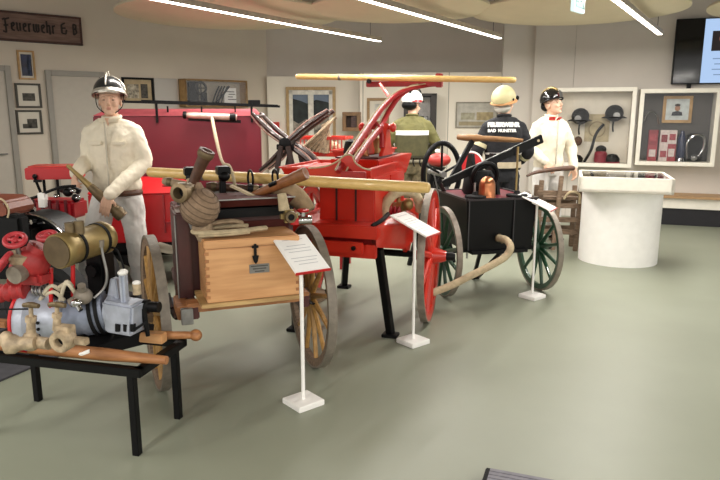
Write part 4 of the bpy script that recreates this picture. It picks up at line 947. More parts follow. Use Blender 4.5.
# rocking lever: two curved flat arms
near = loc(o, at(352, 176, 3.93)); far = loc(o, at(402, 81, 5.42)); mid = Vector((.13, .18, 1.60))
MR = mat('lever_red', '9c1a1c', .45, var=.08)
for s in (-1, 1):
    off = Vector((s*.04, 0, 0))
    PX = [(338, 172, 4.02), (344, 162, 4.12), (356, 145, 4.4), (369, 126, 4.7), (384, 106, 5.0), (401, 92, 5.22), (425, 86, 5.36), (438, 85, 5.4)] if s < 0 else [(349, 173, 4.05), (356, 160, 4.2), (368, 143, 4.5), (380, 128, 4.78), (388, 112, 5.0), (399, 97, 5.2), (412, 88, 5.34), (420, 86, 5.38)]
    pts = [loc(o, at(*q)) for q in PX]
    old = [near+Vector((s*.03, 0, .015)), near.lerp(mid, .35)+off*.5+Vector((0, 0, .0)), mid+off+Vector((0, -.02, 0)), mid.lerp(far, .45)+off*.6+Vector((0, 0, -.07)), mid.lerp(far, .8)+off*.3+Vector((0, .0, -.035)), far+Vector((s*.03, .06, -.03))]
    m = MB(); m.tube(pts, [.018, .020, .024, .027, .025, .022, .018, .016], 10, smooth=6, sy=.8); m.build('rocking_lever', MR, o)
    m = MB(); m.tube([p+Vector((-.012, -.020, .014)) for p in pts], .005, 6, smooth=7); m.build('lever_edging', CANVASL, o)
m = MB(); m.tube([L(o, 372, 120, 4.8), L(o, 381, 132, 4.75), L(o, 382, 148, 4.7)], .02, 8, smooth=5); m.build('lever_strut', MR, o)
m = MB(); m.tube([L(o, 380, 84, 5.35), L(o, 389, 97, 5.2)], .013, 8); m.build('lever_stay', RED, o)
m = MB(); m.box(far+Vector((0, .02, -.022)), (.62, .05, .045)); m.build('pole_shoe', MR, o, .004)
m = MB(); m.box(far+Vector((.31, .0, -.0)), (.05, .075, .11)); m.build('pole_clip', MR, o, .006); MB().cyl(far+Vector((-.27, -.035, .0)), far+Vector((-.27, -.06, .0)), .018).build('bolt', MBLACK, o)
m = MB(); m.box(near+Vector((0, .03, -.005)), (.16, .03, .06)); m.build('pole_shoe', MR, o, .004)
m = MB(); bp_ = [L(o, a_, b_, 4.03) for a_, b_ in ((300, 170), (318, 168), (332, 163), (342, 156), (350, 156), (354, 163), (362, 168), (371, 170))]
m.prism([(p.x, p.z) for p in bp_] + [(bp_[-1].x, bp_[-1].z-.05), (bp_[0].x, bp_[0].z-.05)], .02, 'xz', -.70); m.build('lever_bracket', RED, o)
m = MB(); m.tube([Vector((p.x, -.70, p.z)) for p in bp_], .0055, 6, smooth=5); m.build('bracket_edging', CANVASL, o)
m = MB(); m.box((-.10, -.33, 1.17), (.36, .58, .02)); m.build('trough_cover', RED, o, .004)
# suction hose arch and brass inlet on the side deck
m = MB(); p0 = L(o, 384, 214, 4.45); p1 = L(o, 400, 189, 4.42); p2 = L(o, 418, 205, 4.55)
pts = [L(o, 383, 216, 4.35), L(o, 386, 203, 4.33), L(o, 396, 193, 4.36), L(o, 408, 191, 4.42), L(o, 417, 197, 4.48), L(o, 420, 210, 4.55)]
m.tube(pts, .035, 14, smooth=8); m.build('suction_hose', CANVASL, o)
p = L(o, 404, 207, 4.5); m = MB(); m.cyl(p+Vector((-.12, .02, -.02)), p, .04, .045); m.ball(p+Vector((.03, 0, .02)), (.04, .04, .045), 14); m.cyl(p+Vector((-.04,0,0)), p+Vector((-.04,-.0,.07)), .015); m.build('brass_inlet', BRASS, o)
m = MB(); [m.ball(p+Vector((-.08+.03*k, -.06, -.02)), (.016, .02, .035), 10) for k in range(3)]; m.build('red_lug', REDD, o)
m = MB(); m.tube([L(o, 372, 226, 3.98), L(o, 382, 220, 4.05), L(o, 388, 214, 4.2)], .014, 8, smooth=4); m.build('deck_latch', MBLACK, o)
# side deck plate sloping to the wheel
m = MB(); m.hull8([(.33, -.72, .70), (.42, -.35, .62), (.42, .0, .62), (.33, .0, .70)], [(.34, -.75, .85), (.43, -.35, .80), (.43, .0, .80), (.34, .0, .85)]); m.build('side_plate', RED, o, .005)
# dark red fender curls by the left wheel
m = MB(); m.tube([(-.40, -.40+0, .86), (-.41, -.25, 1.0), (-.41, 0, 1.06), (-.41, .25, 1.0)], .02, 8, smooth=5, sy=2); m.build('wheel_guard', REDD, o)
# poles: top-level things held by the lever
def pole(a, b, r, label, nm='pump_pole'):
    q = thing(nm, label, 'pole', a, 0); d = Vector(b)-Vector(a)
    m = MB(); m.lathe([(r*.6, 0), (r*.9, .01), (r, .04), (r*1.05, d.length*.5), (r, d.length-.04), (r*.9, d.length-.01), (r*.6, d.length)], (0,0,0), d, 20); m.build('shaft', POLE, q)
    e = d.normalized()
    MB().lathe([(r*1.04, -.012), (r*1.1, -.01), (r*1.1, .01), (r*1.04, .012)], e*d.length*.22, e, 20, closed=True).build('iron_band', IRON, q)
    return q
pole(at(148, 172, 4.28), at(430, 188, 3.70), .0335, 'long yellow wooden pump pole running low across the brown cart and red pump')
pole(at(296, 76.5, 5.72), at(516, 80, 5.05), .0235, 'long yellow wooden pump pole held high on the red lever')
# red crate behind
o = thing('red_rail_basket', 'small red railed basket standing behind the red pump trough', 'basket', at(300, 157, 6.35)-Vector((0,0,at(300,157,6.35).z)), -14)
zt = at(322, 138, 6.35).z; zb = at(322, 152, 6.35).z
m = MB(); m.box((.22, 0, zt), (.46, .025, .03)); m.box((.22, .3, zt), (.46, .025, .03)); m.box((-.01, .15, zt), (.025, .33, .03)); m.box((.45, .15, zt), (.025, .33, .03)); m.build('top_rail', RED, o, .003)
for k in range(12): MB().box((.01+k*.038, 0, (zt+zb)/2), (.01, .012, zt-zb)).build('slat', RED, o)
MB().box((.22, .15, zb-.02), (.46, .33, .04)).build('basket_floor', RED, o, .004)
for x, y in ((.02, .02), (.42, .02), (.02, .28), (.42, .28)): MB().box((x, y, (zb-.03)/2), (.04, .04, zb-.03)).build('leg', REDD, o)
m = MB(); [m.ball((.14+.16*k, .14, zb+.05), (.07, .09, .05), 14) for k in range(2)]; m.build('inner_roll', CANVASL, o)
# ---------------------------------------------------------------- 3: black and green pump
o = c3 = thing('black_hand_pump', 'black hand pump with green spoked wheels and copper dome', 'fire pump', (1.175, 5.44, 0), 13)
for s in (-1, 1): wheel(o, (.415 if s > 0 else -.475, 0, .385), .385, GREEN, IRON, GREEN, GREEN, 12, .045, s, .13, .05, .055, BLACK, .016)
MB().tube([(-.42, 0, .385), (.42, 0, .385)], .02).build('axle', BLACK, o)
X0, X1, Y0, Y1, Z0, Z1 = -.375, .225, -.24, .44, .42, .85
m = MB(); m.hull8([(X0+.03, Y0+.02, Z0), (X1-.0, Y0+.02, Z0), (X1, Y1, Z0), (X0+.03, Y1, Z0)], [(X0, Y0, Z1), (X1+.02, Y0, Z1), (X1+.02, Y1, Z1), (X0, Y1, Z1)]); m.build('tank', BLACK, o, .006)
m = MB(); m.box((X0+.02, Y0-.004, .65), (.008, .008, .42)); m.box((.04, Y0+.0, .65), (.006, .02, .42)); m.build('tank_seam', mat('soft_black_seam', '3b3b3e', .4), o)
m = MB()
for (a, b) in (((X0, Y0), (X1+.02, Y0)), ((X1+.02, Y0), (X1+.02, Y1)), ((X1+.02, Y1), (X0, Y1)), ((X0, Y1), (X0, Y0))): m.beam((*a, Z1+.004), (*b, Z1+.004), .03, .016)
m.build('tank_rim', mat('rim_dark_steel', '3a3436', .35, .5), o)
MB().box(((X0+X1)/2+.01, (Y0+Y1)/2, Z1+.002), (X1-X0-.03, Y1-Y0-.04, .008)).build('wine_deck', mat('wine_deck', '6a1426', .4), o)
MB().box((0-.07, .05, .415), (.5, .6, .03)).build('under_frame', BLACK, o, .003)
MB().box((-.02, -.1, .42), (.04, .05, .05)).build('drain_bolt', BLACK, o, .004)
m = MB(); m.lathe([(.072, 0), (.076, .01), (.068, .022)]+[(.067, .10)]+[(.067*math.cos(R(9*k)), .10+.078*math.sin(R(9*k))) for k in range(1, 10)]+[(.001, .1785)], (-.165, -.15, Z1+.006), n=40); m.build('copper_dome', COPPER, o, angle=80)
m = MB(); m.lathe([(.13, 0), (.14, .02), (.13, .16), (.10, .20), (.001, .21)], (-.12, .12, Z1+.006)); m.build('pump_housing', MBLACK, o)
m = MB(); m.torus((-.12, .0, Z1+.17), .11, .02, (0, 1, .2)); m.build('housing_ring', BLACK, o)
for x in (-.27, .10):
    m = MB(); m.lathe([(.085, 0), (.09, .008), (.085, .02), (.03, .025), (.02, .05)], (x, -.16, Z1+.01), n=28); m.build('valve_plate', MBLACK, o); MB().cyl((x+.0, -.14, Z1+.02), (x, -.14, Z1+.13 if x < 0 else Z1+.42), .009).build('piston_rod', BRASS if x > 0 else STEEL, o)
# fulcrum, lever, handle
m = MB(); m.prism([(.0, Z1), (.32, Z1), (.2, 1.2), (.12, 1.2)], .03, 'yz', -.20); m.prism([(.0, Z1), (.32, Z1), (.2, 1.2), (.12, 1.2)], .03, 'yz', .0); m.build('fulcrum_frame', BLACK, o, .003)
a = L(o, 443, 184, 5.35); b = L(o, 513, 151.5, 5.6); c = L(o, 542, 138.5, 5.7)
m = MB(); m.beam(a, b, .03, .06); m.beam(b, c, .03, .075); m.build('pump_lever', BLACK, o, .004)
m = MB(); m.beam(a+Vector((0, 0, .036)), b+Vector((0, 0, .036)), .008, .004); m.build('lever_edge', STEEL, o)
e = (c-b).normalized(); MB().cyl(c-e*.05+Vector((0, -.018, 0)), c-e*.05+Vector((0, -.022, 0)), .012).build('lever_eye', CANVASL, o)
a2 = L(o, 447, 186, 5.9); b2 = L(o, 474, 138, 6.05); m = MB(); m.beam(a2, b2, .03, .05); m.build('lever_arm', BLACK, o, .004)
MB().tube([a2, a2+Vector((-.05, -.1, -.05)), a+Vector((0, .1, 0))], .02, 8, smooth=4).build('lever_link', BLACK, o)
# prop legs, outlet and hose
m = MB(); a3 = Vector((-.06, -.02, .42)); m.beam((-.10, .05, .42), (.0, .45, .0), .03, .03); m.build('prop_leg', BLACK, o); m = MB(); m.beam((.16, .05, .42), (.03, .45, .0), .03, .03); m.build('prop_leg', BLACK, o)
p = L(o, 499, 238, 5.19); m = MB(); m.lathe([(.034, 0), (.036, .02), (.03, .05), (.033, .07)], p+Vector((0, .03, 0)), (.3, -1, -.1)); m.build('brass_outlet', BRASSD, o)
o = thing('outlet_hose', 'pale canvas hose curving from the black tank down to the floor', 'hose', ground(445, 291))
H_ = [at(499, 238, 5.17), at(506, 240, 5.07), at(510.5, 247, 4.98), at(506, 256, 4.96), at(492, 265, 4.93), at(470, 276, 4.90), at(452, 285, 4.87), at(432, 293, 4.82)]
m = MB(); m.tube([p-o.location for p in H_], .0295, 14, smooth=8); m.build('hose_tube', CANVASL, o)
# crossbar of the black pump
a = at(457, 137, 6.1); b = at(523, 140.5, 5.9); o = thing('pump_pole', 'short tapered wooden cross pole on the black pump lever in front of the black jacket', 'pole', a, 0); d = b-a
PB_ = wood('aged_pole_brown', '8e6a42', '765535', .5, 5, (1, 9, 9))
MB().lathe([(.018, 0), (.026, .01), (.034, .1), (.036, .18), (.026, .24), (.024, d.length-.1), (.014, d.length)], (0,0,0), d, 16).build('shaft', PB_, o)
# spoked flywheel reel on a stand behind
p = at(441.5, 174, 6.3); o = thing('spoked_reel', 'black spoked hose reel wheel standing left of the black pump', 'reel', (p.x, p.y, 0), 16)
m = MB(); m.torus((0, 0, p.z), .235, .026, (0, 1, 0), 48, 10, sc=(1.28, .82)); rr = m.build('rim', BLACK, o)
for k in range(5): 
    a_ = 2*math.pi*k/5+math.pi/2; MB().cyl((0, 0, p.z), (.19*math.cos(a_), 0, .30*math.sin(a_)+p.z), .012, n=8).build('spoke', BLACK, o)
MB().cyl((0, -.06, p.z), (0, .3, p.z), .03).build('hub', STEEL, o)
for s in (-1, 1): MB().beam((s*.25, .2, 0), (0, .22, p.z), .04, .04).build('stand_leg', BLACK, o, .003)
MB().tube([(-.09, -.03, p.z+.0), (-.03, -.04, p.z-.25)], .008, 6).build('steel_stay', STEEL, o)
# red helmets / signal discs behind
p = at(439, 160, 7.0); o = thing('red_drum', 'red rounded drum visible through the black spoked reel', 'drum', (p.x, p.y, 0), 0)
MB().ball((0, 0, p.z), (.13, .12, .075), 20).build('drum_shell', mat('drum_red', 'b53a34', .45, var=.1), o); MB().lathe([(.1, 0), (.1, .02), (.04, .04), (.04, p.z-.12), (.08, p.z-.08)], (0,0,0)).build('stand', BLACK, o)
MB().ball((-.03, -.10, p.z+.10), (.03, .02, .025), 12).build('white_cap', WHITE, o)
p = at(470, 165, 6.75); o = thing('signal_disc', 'round red and white signal disc standing behind the black pump lever', 'disc', (p.x, p.y, 0), 10)
MB().lathe([(.001, -.008), (.13, -.008), (.13, .008), (.001, .008)], (0, 0, p.z), (0, 1, 0), 36).build('disc', REDB, o)
MB().lathe([(.13, -.01), (.148, -.01), (.148, .01), (.13, .01)], (0, 0, p.z), (0, 1, 0), 36, closed=True).build('white_ring', WHITE, o); MB().cyl((0, 0, 0), (0, 0, p.z-.14), .012).build('post', STEEL, o)
# ---------------------------------------------------------------- bench with the portable motor pump
o = bn = thing('steel_bench', 'low black steel bench carrying the portable motor pump in the left foreground', 'bench', (-1.39, 2.985, 0), -14)
BX, BY, BZ = .50, .19, .43
def bl(px, py, Y): return L(bn, px, py, Y)
m = MB()
m.box((-.02, -BY, BZ-.02), (1.0, .04, .04)); m.box((-.02, BY, BZ-.02), (1.0, .04, .04)); m.box((BX-.04, 0, BZ-.02), (.04, .40, .04)); m.box((-BX, 0, BZ-.02), (.04, .40, .04)); m.build('top_frame', BLACK, o, .003)
for x in (-.43, .42):
    for s in (-1, 1): MB().box((x, s*(BY-.005), (BZ-.04)/2), (.034, .034, BZ-.04)).build('leg', BLACK, o, .002)
# carrying frame and pump
o = pm = thing('portable_motor_pump', 'grey portable motor pump with brass tank and red handwheels on the black steel bench', 'motor pump', (-1.39, 2.96, BZ+.0), -14)
def P(px, py, Y): return L(pm, px, py, Y)
# wooden carrying poles
a = P(-60, 342, 2.98); b = P(167, 364, 2.70); a.z = b.z = .032
MB().tube([a, a.lerp(b, .75), b], [.030, .030, .019], 16, sy=1).build('carrying_pole', TANW, o)
a = P(40, 330, 3.02); b = P(196, 338, 3.02); a.z = b.z = .035
MB().tube([a, a.lerp(b, .55), b], [.028, .026, .018], 16).build('carrying_pole', TANW, o)
MB().ball(b, (.032, .028, .030), 16).build('pole_knob', TANW, o)
MB().box((.33, .10, .045), (.20, .05, .05)).build('wood_block', HONEY, o, .004)
# base tray
m = MB(); m.hull8([(-.30, -.16, .0), (.18, -.12, .0), (.34, .14, .0), (-.30, .16, .0)], [(-.30, -.16, .06), (.18, -.12, .04), (.36, .14, .10), (-.30, .16, .10)]); m.build('base_tray', MBLACK, o, .005)
m = MB(); m.tube([(.12, -.14, .03), (.16, -.155, .035), (.20, -.15, .05)], .010, 8, smooth=3); m.build('tray_hook', WHITE, o)
# big bell housing (disc) at left
c = P(37, 319, 2.90); ax = Vector((1, .12, .03))
m = MB(); m.lathe([(.05, -.045), (.13, -.042), (.150, -.036), (.153, .0), (.145, .02), (.120, .035), (.108, .07), (.092, .10), (.092, .15)], c, ax, 48); m.build('bell_housing', ALU, o)
m = MB(); m.lathe([(.152, -.040), (.158, -.038), (.158, -.026), (.152, -.024)], c, ax, 48, closed=True); m.build('red_flange', REDB, o)
for z in (.02, -.01, -.04): MB().ball(c+Vector((.09, -.10, z)), .008, 8).build('bolt', MBLACK, o)
c1_ = P(52, 322, 2.90); c2_ = P(103, 312, 2.93)
m = MB(); m.lathe([(.085, 0), (.09, .01), (.085, .03), (.086, .14), (.098, .16), (.098, .26)], c1_, c2_-c1_, 36); m.build('pump_barrel', ALUD, o)
e = (c2_-c1_).normalized()
for t in (.205, .235): MB().lathe([(.099, -.008), (.107, -.008), (.107, .008), (.099, .008)], c1_+e*t, e, 36, closed=True).build('clamp_band', MBLACK, o)
# gear housing right
c3_ = P(116, 312, 2.93)
m = MB(); m.lathe([(.088, -.02), (.095, -.015), (.095, .01), (.078, .03), (.07, .11), (.05, .12)], c3_, (1, .05, 0), 36); m.build('gear_housing', ALU, o)
p = P(128, 310, 2.9); m = MB(); m.hull8([p+Vector((-.08, -.085, -.09)), p+Vector((.065, -.085, -.10)), p+Vector((.06, .06, -.11)), p+Vector((-.07, .06, -.09))], [p+Vector((-.09, -.075, .06)), p+Vector((.075, -.075, .045)), p+Vector((.075, .05, .045)), p+Vector((-.09, .05, .06))]); m.build('gear_cover', ALU, o, .012)
p = P(115, 288, 2.92); m = MB(); m.hull8([p+Vector((-.04, -.02, -.06)), p+Vector((.03, -.02, -.06)), p+Vector((.03, .02, -.06)), p+Vector((-.04, .02, -.06))], [p+Vector((-.01, -.02, .05)), p+Vector((.02, -.02, .05)), p+Vector((.02, .02, .05)), p+Vector((-.01, .02, .05))]); m.build('cooling_fin', ALU, o, .004)
p = P(124, 288, 2.88); m = MB(); m.box(p, (.03, .05, .15)); m.build('pump_arm', ALU, o, .012); MB().ball(p+Vector((0, 0, .075)), (.022, .03, .016), 12).build('arm_cap', WHITE, o)
p = P(137, 290, 2.9); m = MB(); m.cyl(p+Vector((0, 0, -.02)), p+Vector((0, 0, .03)), .02); m.build('grease_cup', BRONZE, o); MB().ball(p+Vector((0, 0, .035)), (.02, .02, .012), 12).build('cup_lid', WHITE, o)
a = P(140, 306, 2.93); m = MB(); m.lathe([(.022, 0), (.034, .01), (.034, .045), (.026, .05), (.026, .10)], a, (1, .05, 0), 24); m.build('drive_coupling', BLACK, o)
a = P(143, 308, 2.9); b = P(148, 336, 2.9); MB().tube([a, b], [.016, .010], 10).build('crank_prop', BLACK, o)
m = MB(); [m.cyl(P(x, 324, 2.82), P(x, 331, 2.82), .013) for x in (118, 126, 133)]; m.build('drain_bolts', MBLACK, o)
MB().beam(P(133, 331, 2.80), P(146, 322, 2.84), .012, .008).build('drain_lever', MBLACK, o)
# bronze valves
def tvalve(px, yb, yt, Y, bw, hw):
    p = P(px, yb, Y); q = P(px, yt, Y)
    m = MB(); m.cyl(p, p.lerp(q, .55), bw*.62, bw*.5); m.cyl(p.lerp(q, .5), p.lerp(q, .66), bw*.72, bw*.72, 6); m.cyl(p.lerp(q, .6), q, .009); m.build('valve_spindle', BRONZE, o)
    m = MB(); m.tube([q+Vector((-hw, 0, -.004)), q+Vector((-hw*.3, 0, .0)), q+Vector((hw*.3, 0, 0)), q+Vector((hw, 0, -.002))], [.010, .013, .013, .010], 10); m.ball(q, (.016, .016, .014), 10); m.build('tee_handle', BRASSD, o)
tvalve(31, 338, 305, 2.62, .034, .038); tvalve(57, 330, 304.5, 2.60, .030, .040)
p = P(12, 344, 2.58); m = MB(); m.lathe([(.024, -.02), (.042, -.02), (.042, .01), (.030, .03), (.026, .10)], p, (1, .25, .05), 24, closed=False); m.build('valve_outlet', BRONZE, o)
m = MB(); m.lathe([(.026, 0), (.001, 0)], p+Vector((-.021, -.006, 0)), (-1, -.25, -.05), 20); m.build('outlet_bore', MBLACK, o)
p = P(7, 340, 2.58); m = MB(); m.ball(p, (.035, .03, .04), 16); m.build('outlet_flange', BRONZE, o)
p = P(31, 341, 2.62); m = MB(); m.ball(p, (.040, .036, .045), 18); m.cyl(p, p+Vector((.10, -.01, 0)), .026); m.build('valve_body', BRONZE, o)
p = P(63, 340, 2.57); 
m = MB(); m.lathe([(.020, -.03), (.044, -.032), (.048, -.02), (.05, .02), (.03, .05), (.02, .05)], p, (0, 1, .1), 28, closed=True); m.box(p+Vector((0, .015, .035)), (.075, .05, .05)); m.build('bronze_body', BRONZE, o, .003)
m = MB(); m.lathe([(.021, -.004), (.001, -.004), (.001, .0), (.021, .0)], p, (0, 1, .1), 24, closed=True); m.build('round_bore', MBLACK, o)
MB().box(p+Vector((.07, .02, -.005)), (.07, .03, .03)).build('valve_lug', BRONZE, o, .004)
# upper red casting + brass tank
p = P(32, 262, 2.82); m = MB(); m.ball(p, (.085, .07, .075), 18); m.cyl(p+Vector((-.06, 0, -.02)), p+Vector((-.03, -.04, -.08)), .05, .06); m.cyl(p+Vector((.0, 0, 0)), p+Vector((.04, .02, .07)), .05, .055); m.build('red_casting', mat('matt_casting_red', 'a52a2b', .55, var=.15, scale=20, bump=.15), o)
m = MB(); m.box(p+Vector((-.02, 0, -.07)), (.18, .09, .06)); m.build('red_manifold', MATS['matt_casting_red'], o, .015)
p = P(17, 274, 2.74); m = MB(); m.lathe([(.02, -.02), (.04, -.02), (.04, .02), (.03, .05)], p, (.0, 1, .1), 24); m.build('side_port', IRON, o)
p = P(20, 256, 2.78); m = MB(); m.lathe([(.02, -.03), (.042, -.03), (.046, -.01), (.046, .012), (.02, .012)], p, (.25, -.1, 1), 28); m.build('valve_bonnet', BRONZE, o); MB().cyl(p, P(15, 240, 2.76), .011).build('valve_stem', STEEL, o)
def handwheel(px, py, Y, r, axis):
    p = P(px, py, Y); ax = Vector(axis).normalized(); m = MB(); m.torus(p, r, .0115, ax, 36, 10); u = ax.cross(Vector((0, 1, 0))).normalized(); v_ = ax.cross(u)
    for k in range(4): a_ = math.pi*k/2+.4; m.cyl(p, p+(u*math.cos(a_)+v_*math.sin(a_))*r, .008, n=8)
    m.ball(p, (.018, .018, .014), 10); m.build('handwheel', PINK, o)
handwheel(15, 240, 2.74, .040, (.3, -.55, 1)); handwheel(4, 262, 2.72, .045, (-.75, -.35, .6)); handwheel(47, 236, 2.86, .036, (.1, -.35, 1))
a = P(57, 252, 2.72); b = P(104, 237, 3.00); e = (b-a)
Ln = e.length
m = MB(); m.lathe([(.001, 0), (.074, 0), (.078, .006), (.078, .05), (.073, .06), (.073, Ln-.04), (.078, Ln-.03), (.078, Ln-.005), (.068, Ln+.015), (.001, Ln+.025)], a, e, 48); m.build('brass_tank', BRASS, o)
m = MB(); m.lathe([(.001, -.006), (.070, -.006), (.070, -.001), (.001, -.001)], a, e, 40, closed=True); m.build('tank_end_plate', mat('tank_end_brown', '6a5a45', .4, .6, var=.15), o)
e1 = e.normalized()
for t in (.10, Ln-.045): MB().lathe([(.0745, -.008), (.0775, -.008), (.0775, .008), (.0745, .008)], a+e1*t, e, 40, closed=True).build('tank_strap', MBLACK, o)
p = P(70, 228, 2.80); m = MB(); m.cyl(p+Vector((0, 0, -.03)), p+Vector((0, 0, .024)), .022); m.cyl(p+Vector((.032, .02, -.03)), p+Vector((.032, .02, .030)), .021); m.build('filler_cap', BRASSD, o)
for (x0, y0, x1, y1, Y) in ((51, 268, 51, 310, 2.84), (73, 264, 73, 296, 2.90)): m = MB(); m.cyl(P(x0, y0, Y), P(x1, y1, Y), .0095); m.build('tank_support', REDB, o)
# black engine block behind and below the tank
p = P(101, 272, 3.02); m = MB(); m.box(p, (.10, .10, .22)); m.cyl(p+Vector((-.02, -.03, .10)), p+Vector((-.02, -.03, .14)), .03); m.cyl(p+Vector((0, -.05, .02)), p+Vector((0, -.075, .02)), .04); m.build('magneto', BLACK, o, .014)
m = MB(); m.tube([P(101, 244, 2.88), P(103, 256, 2.88), P(107, 275, 2.88), P(104, 288, 2.88), P(94, 298, 2.86)], .0065, 8, smooth=6); m.build('fuel_line', STEEL, o); MB().cyl(P(101, 240, 2.88), P(101, 247, 2.88), .014).build('fuel_cock', IRON, o)
m = MB(); m.tube([P(109, 247, 2.95), P(117, 250, 2.95), P(122, 262, 2.95), P(126, 276, 2.95)], .0055, 6, smooth=4); m.build('throttle_rod', MBLACK, o)
p = P(83, 296, 2.84); m = MB(); m.ball(p, (.045, .04, .04), 16); m.cyl(p, p+Vector((-.05, -.03, -.03)), .022); m.cyl(p, p+Vector((.02, -.03, .06)), .018); m.build('carburettor', IRON, o)
p = P(76, 303, 2.78); m = MB(); m.ball(p, (.028, .02, .022), 12); m.cyl(p, p+Vector((.03, -.01, -.03)), .012); m.build('steel_union', CHROME, o)
m = MB()
for k, (x0, y0, x1, y1) in enumerate(((40, 300, 60, 290), (44, 296, 64, 300), (58, 288, 78, 298), (60, 300, 72, 286))): m.tube([P(x0, y0, 2.86), P((x0+x1)/2, min(y0, y1)-4, 2.83), P(x1, y1, 2.86)], .009, 8, smooth=5)
m.build('engine_pipes', mat('pale_pipe', 'cfc5ad', .5), o)
m = MB(); m.box(P(55, 294, 3.0), (.30, .10, .10)); m.box(P(30, 288, 2.96), (.16, .12, .08)); m.build('engine_block', MBLACK, o, .02)
m = MB(); [m.torus(P(40, 290, 2.86)+Vector((.02*k-.02, 0, 0)), .026, .006, (1, 0, .2)) for k in range(3)]; m.build('cylinder_fins', STEEL, o)
# red ribbed hose running to the left
a = P(26, 290, 2.84); b = P(-50, 300, 2.84); ee = b-a; m = MB(); pts = []; rs = []
for k in range(40): pts.append(a+ee*(k/39)); rs.append(.040+.0045*math.sin(k*1.6))
m.tube(pts, rs, 20); m.build('red_ribbed_hose', MATS['matt_casting_red'], o)
MB().tube([P(-40, 310, 2.70), P(28, 309, 2.74)], .004, 6).build('thin_rod', MBLACK, o)
MB().box(P(-10, 322, 2.92), (.22, .05, .03)).build('wood_slat', TANW, o, .004)
# ---------------------------------------------------------------- motor fire engine at the far left
o = me_ = thing('motor_fire_engine', 'old black and red motor fire engine with leather seat at the left edge', 'fire engine', (-2.35, 4.35, 0), -8)
def Q(px, py, Y): return L(me_, px, py, Y)
for sx, px in ((0, 0),):
    pass
def fender(c, r, w, a0, a1, nm='fender'):
    m = MB(); n = 20; A = []; 
    for k in range(n+1):
        a = R(a0+(a1-a0)*k/n)
        ring = [m.v((c[0]+rr*math.cos(a), c[1]+y, c[2]+rr*math.sin(a))) for rr, y in ((r, -w/2), (r, w/2), (r-.02, w/2), (r-.02, -w/2))]
        if A: 
            for i in range(4): m._face([A[i], A[(i+1)%4], ring[(i+1)%4], ring[i]])
        else: m._face(ring)
        A = ring
    m._face(A[::-1]); return m
cw = Q(43, 262, 4.15); cw.z = .60
f = fender(cw, .31, .24, 20, 150); fd = f.build('fender', BLACK, o)
m = MB(); m.tube([(cw.x+.312*math.cos(R(a)), cw.y-.12, cw.z+.312*math.sin(R(a))) for a in range(35, 142, 6)], .009, 8); m.build('silver_fender_edge', CHROME, fd)
w_c = Vector((cw.x, cw.y+.02, .29))
f = MB().lathe([(.29, -.06), (.29, .06), (.24, .07), (.2, .05), (.2, -.05), (.24, -.07)], w_c, (0, 1, 0), 48, closed=True).build('wheel', mat('rubber_black', '1b1b1c', .8), o)
MB().lathe([(.001, -.03), (.2, -.04), (.2, .04), (.001, .03)], w_c, (0, 1, 0), 36).build('wheel_disc', BLACK, f)
MB().box((cw.x-1.12, cw.y+.42, .66), (1.9, .60, .26)).build('chassis_body', BLACK, o, .03)
MB().box((cw.x-1.14, cw.y+.35, .47), (1.9, .5, .12)).build('chassis_rail', MBLACK, o, .01)
f = MB().lathe([(.29, -.06), (.29, .06), (.24, .07), (.2, .05), (.2, -.05), (.24, -.07)], w_c+Vector((-.20, .74, 0)), (0, 1, 0), 48, closed=True).build('wheel', MATS['rubber_black'], o)
f = MB().lathe([(.29, -.06), (.29, .06), (.24, .07), (.2, .05), (.2, -.05), (.24, -.07)], w_c+Vector((-.95, .0, 0)), (0, 1, 0), 48, closed=True).build('wheel', MATS['rubber_black'], o)
# bonnet with dark red panels behind the fender
p = Q(60, 205, 4.55); MB().box(p+Vector((-.02, .0, -.02)), (.36, .20, .13)).build('dark_red_bonnet', REDD, o, .02)
MB().box(p+Vector((-.30, .0, -.16)), (.62, .25, .18)).build('bonnet_base', BLACK, o, .02)
m = MB(); [m.box(p+Vector((-.13+.06*k, -.104, -.0)), (.018, .01, .10)) for k in range(5)]; m.build('cooling_louvres', mat('wine_louvres', '5c0f18', .4), o)
m = MB(); m.tube([Q(45, 206, 4.4), Q(44, 199, 4.4)], .016, 10); m.box(Q(43, 200, 4.45), (.05, .04, .10)); m.build('white_plug', WHITE, o)
# handlebar like pipes near the mannequin
m = MB(); m.tube([Q(24, 200, 4.45), Q(36, 197, 4.45), Q(47, 192, 4.45), Q(62, 187, 4.45), Q(76, 186, 4.5)], .010, 8, smooth=6); m.build('black_cable', MBLACK, o)
m = MB(); m.tube([Q(62, 190, 4.6), Q(70, 188, 4.55), Q(80, 192, 4.55)], .022, 10, smooth=5); m.ball(Q(68, 192, 4.5), .035, 14); m.ball(Q(76, 198, 4.5), .03, 14); m.build('black_hand_grip', BLACK, o)
for (x, y) in ((73, 191), (78, 198), (56, 196)): m = MB(); m.ball(Q(x, y, 4.42), (.022, .015, .014), 12); m.build('chrome_lever', CHROME, o)
for (x, y) in ((29, 210), (25, 223), (38, 222)): m = MB(); m.cyl(Q(x, y, 4.1), Q(x+6, y-1, 4.1), .016); m.build('chrome_fitting', CHROME, o)
m = MB(); m.cyl(Q(31, 200, 4.3), Q(31, 222, 4.3), .016); m.box(Q(30, 214, 4.25), (.06, .05, .05)); m.build('steering_head', MBLACK, o)
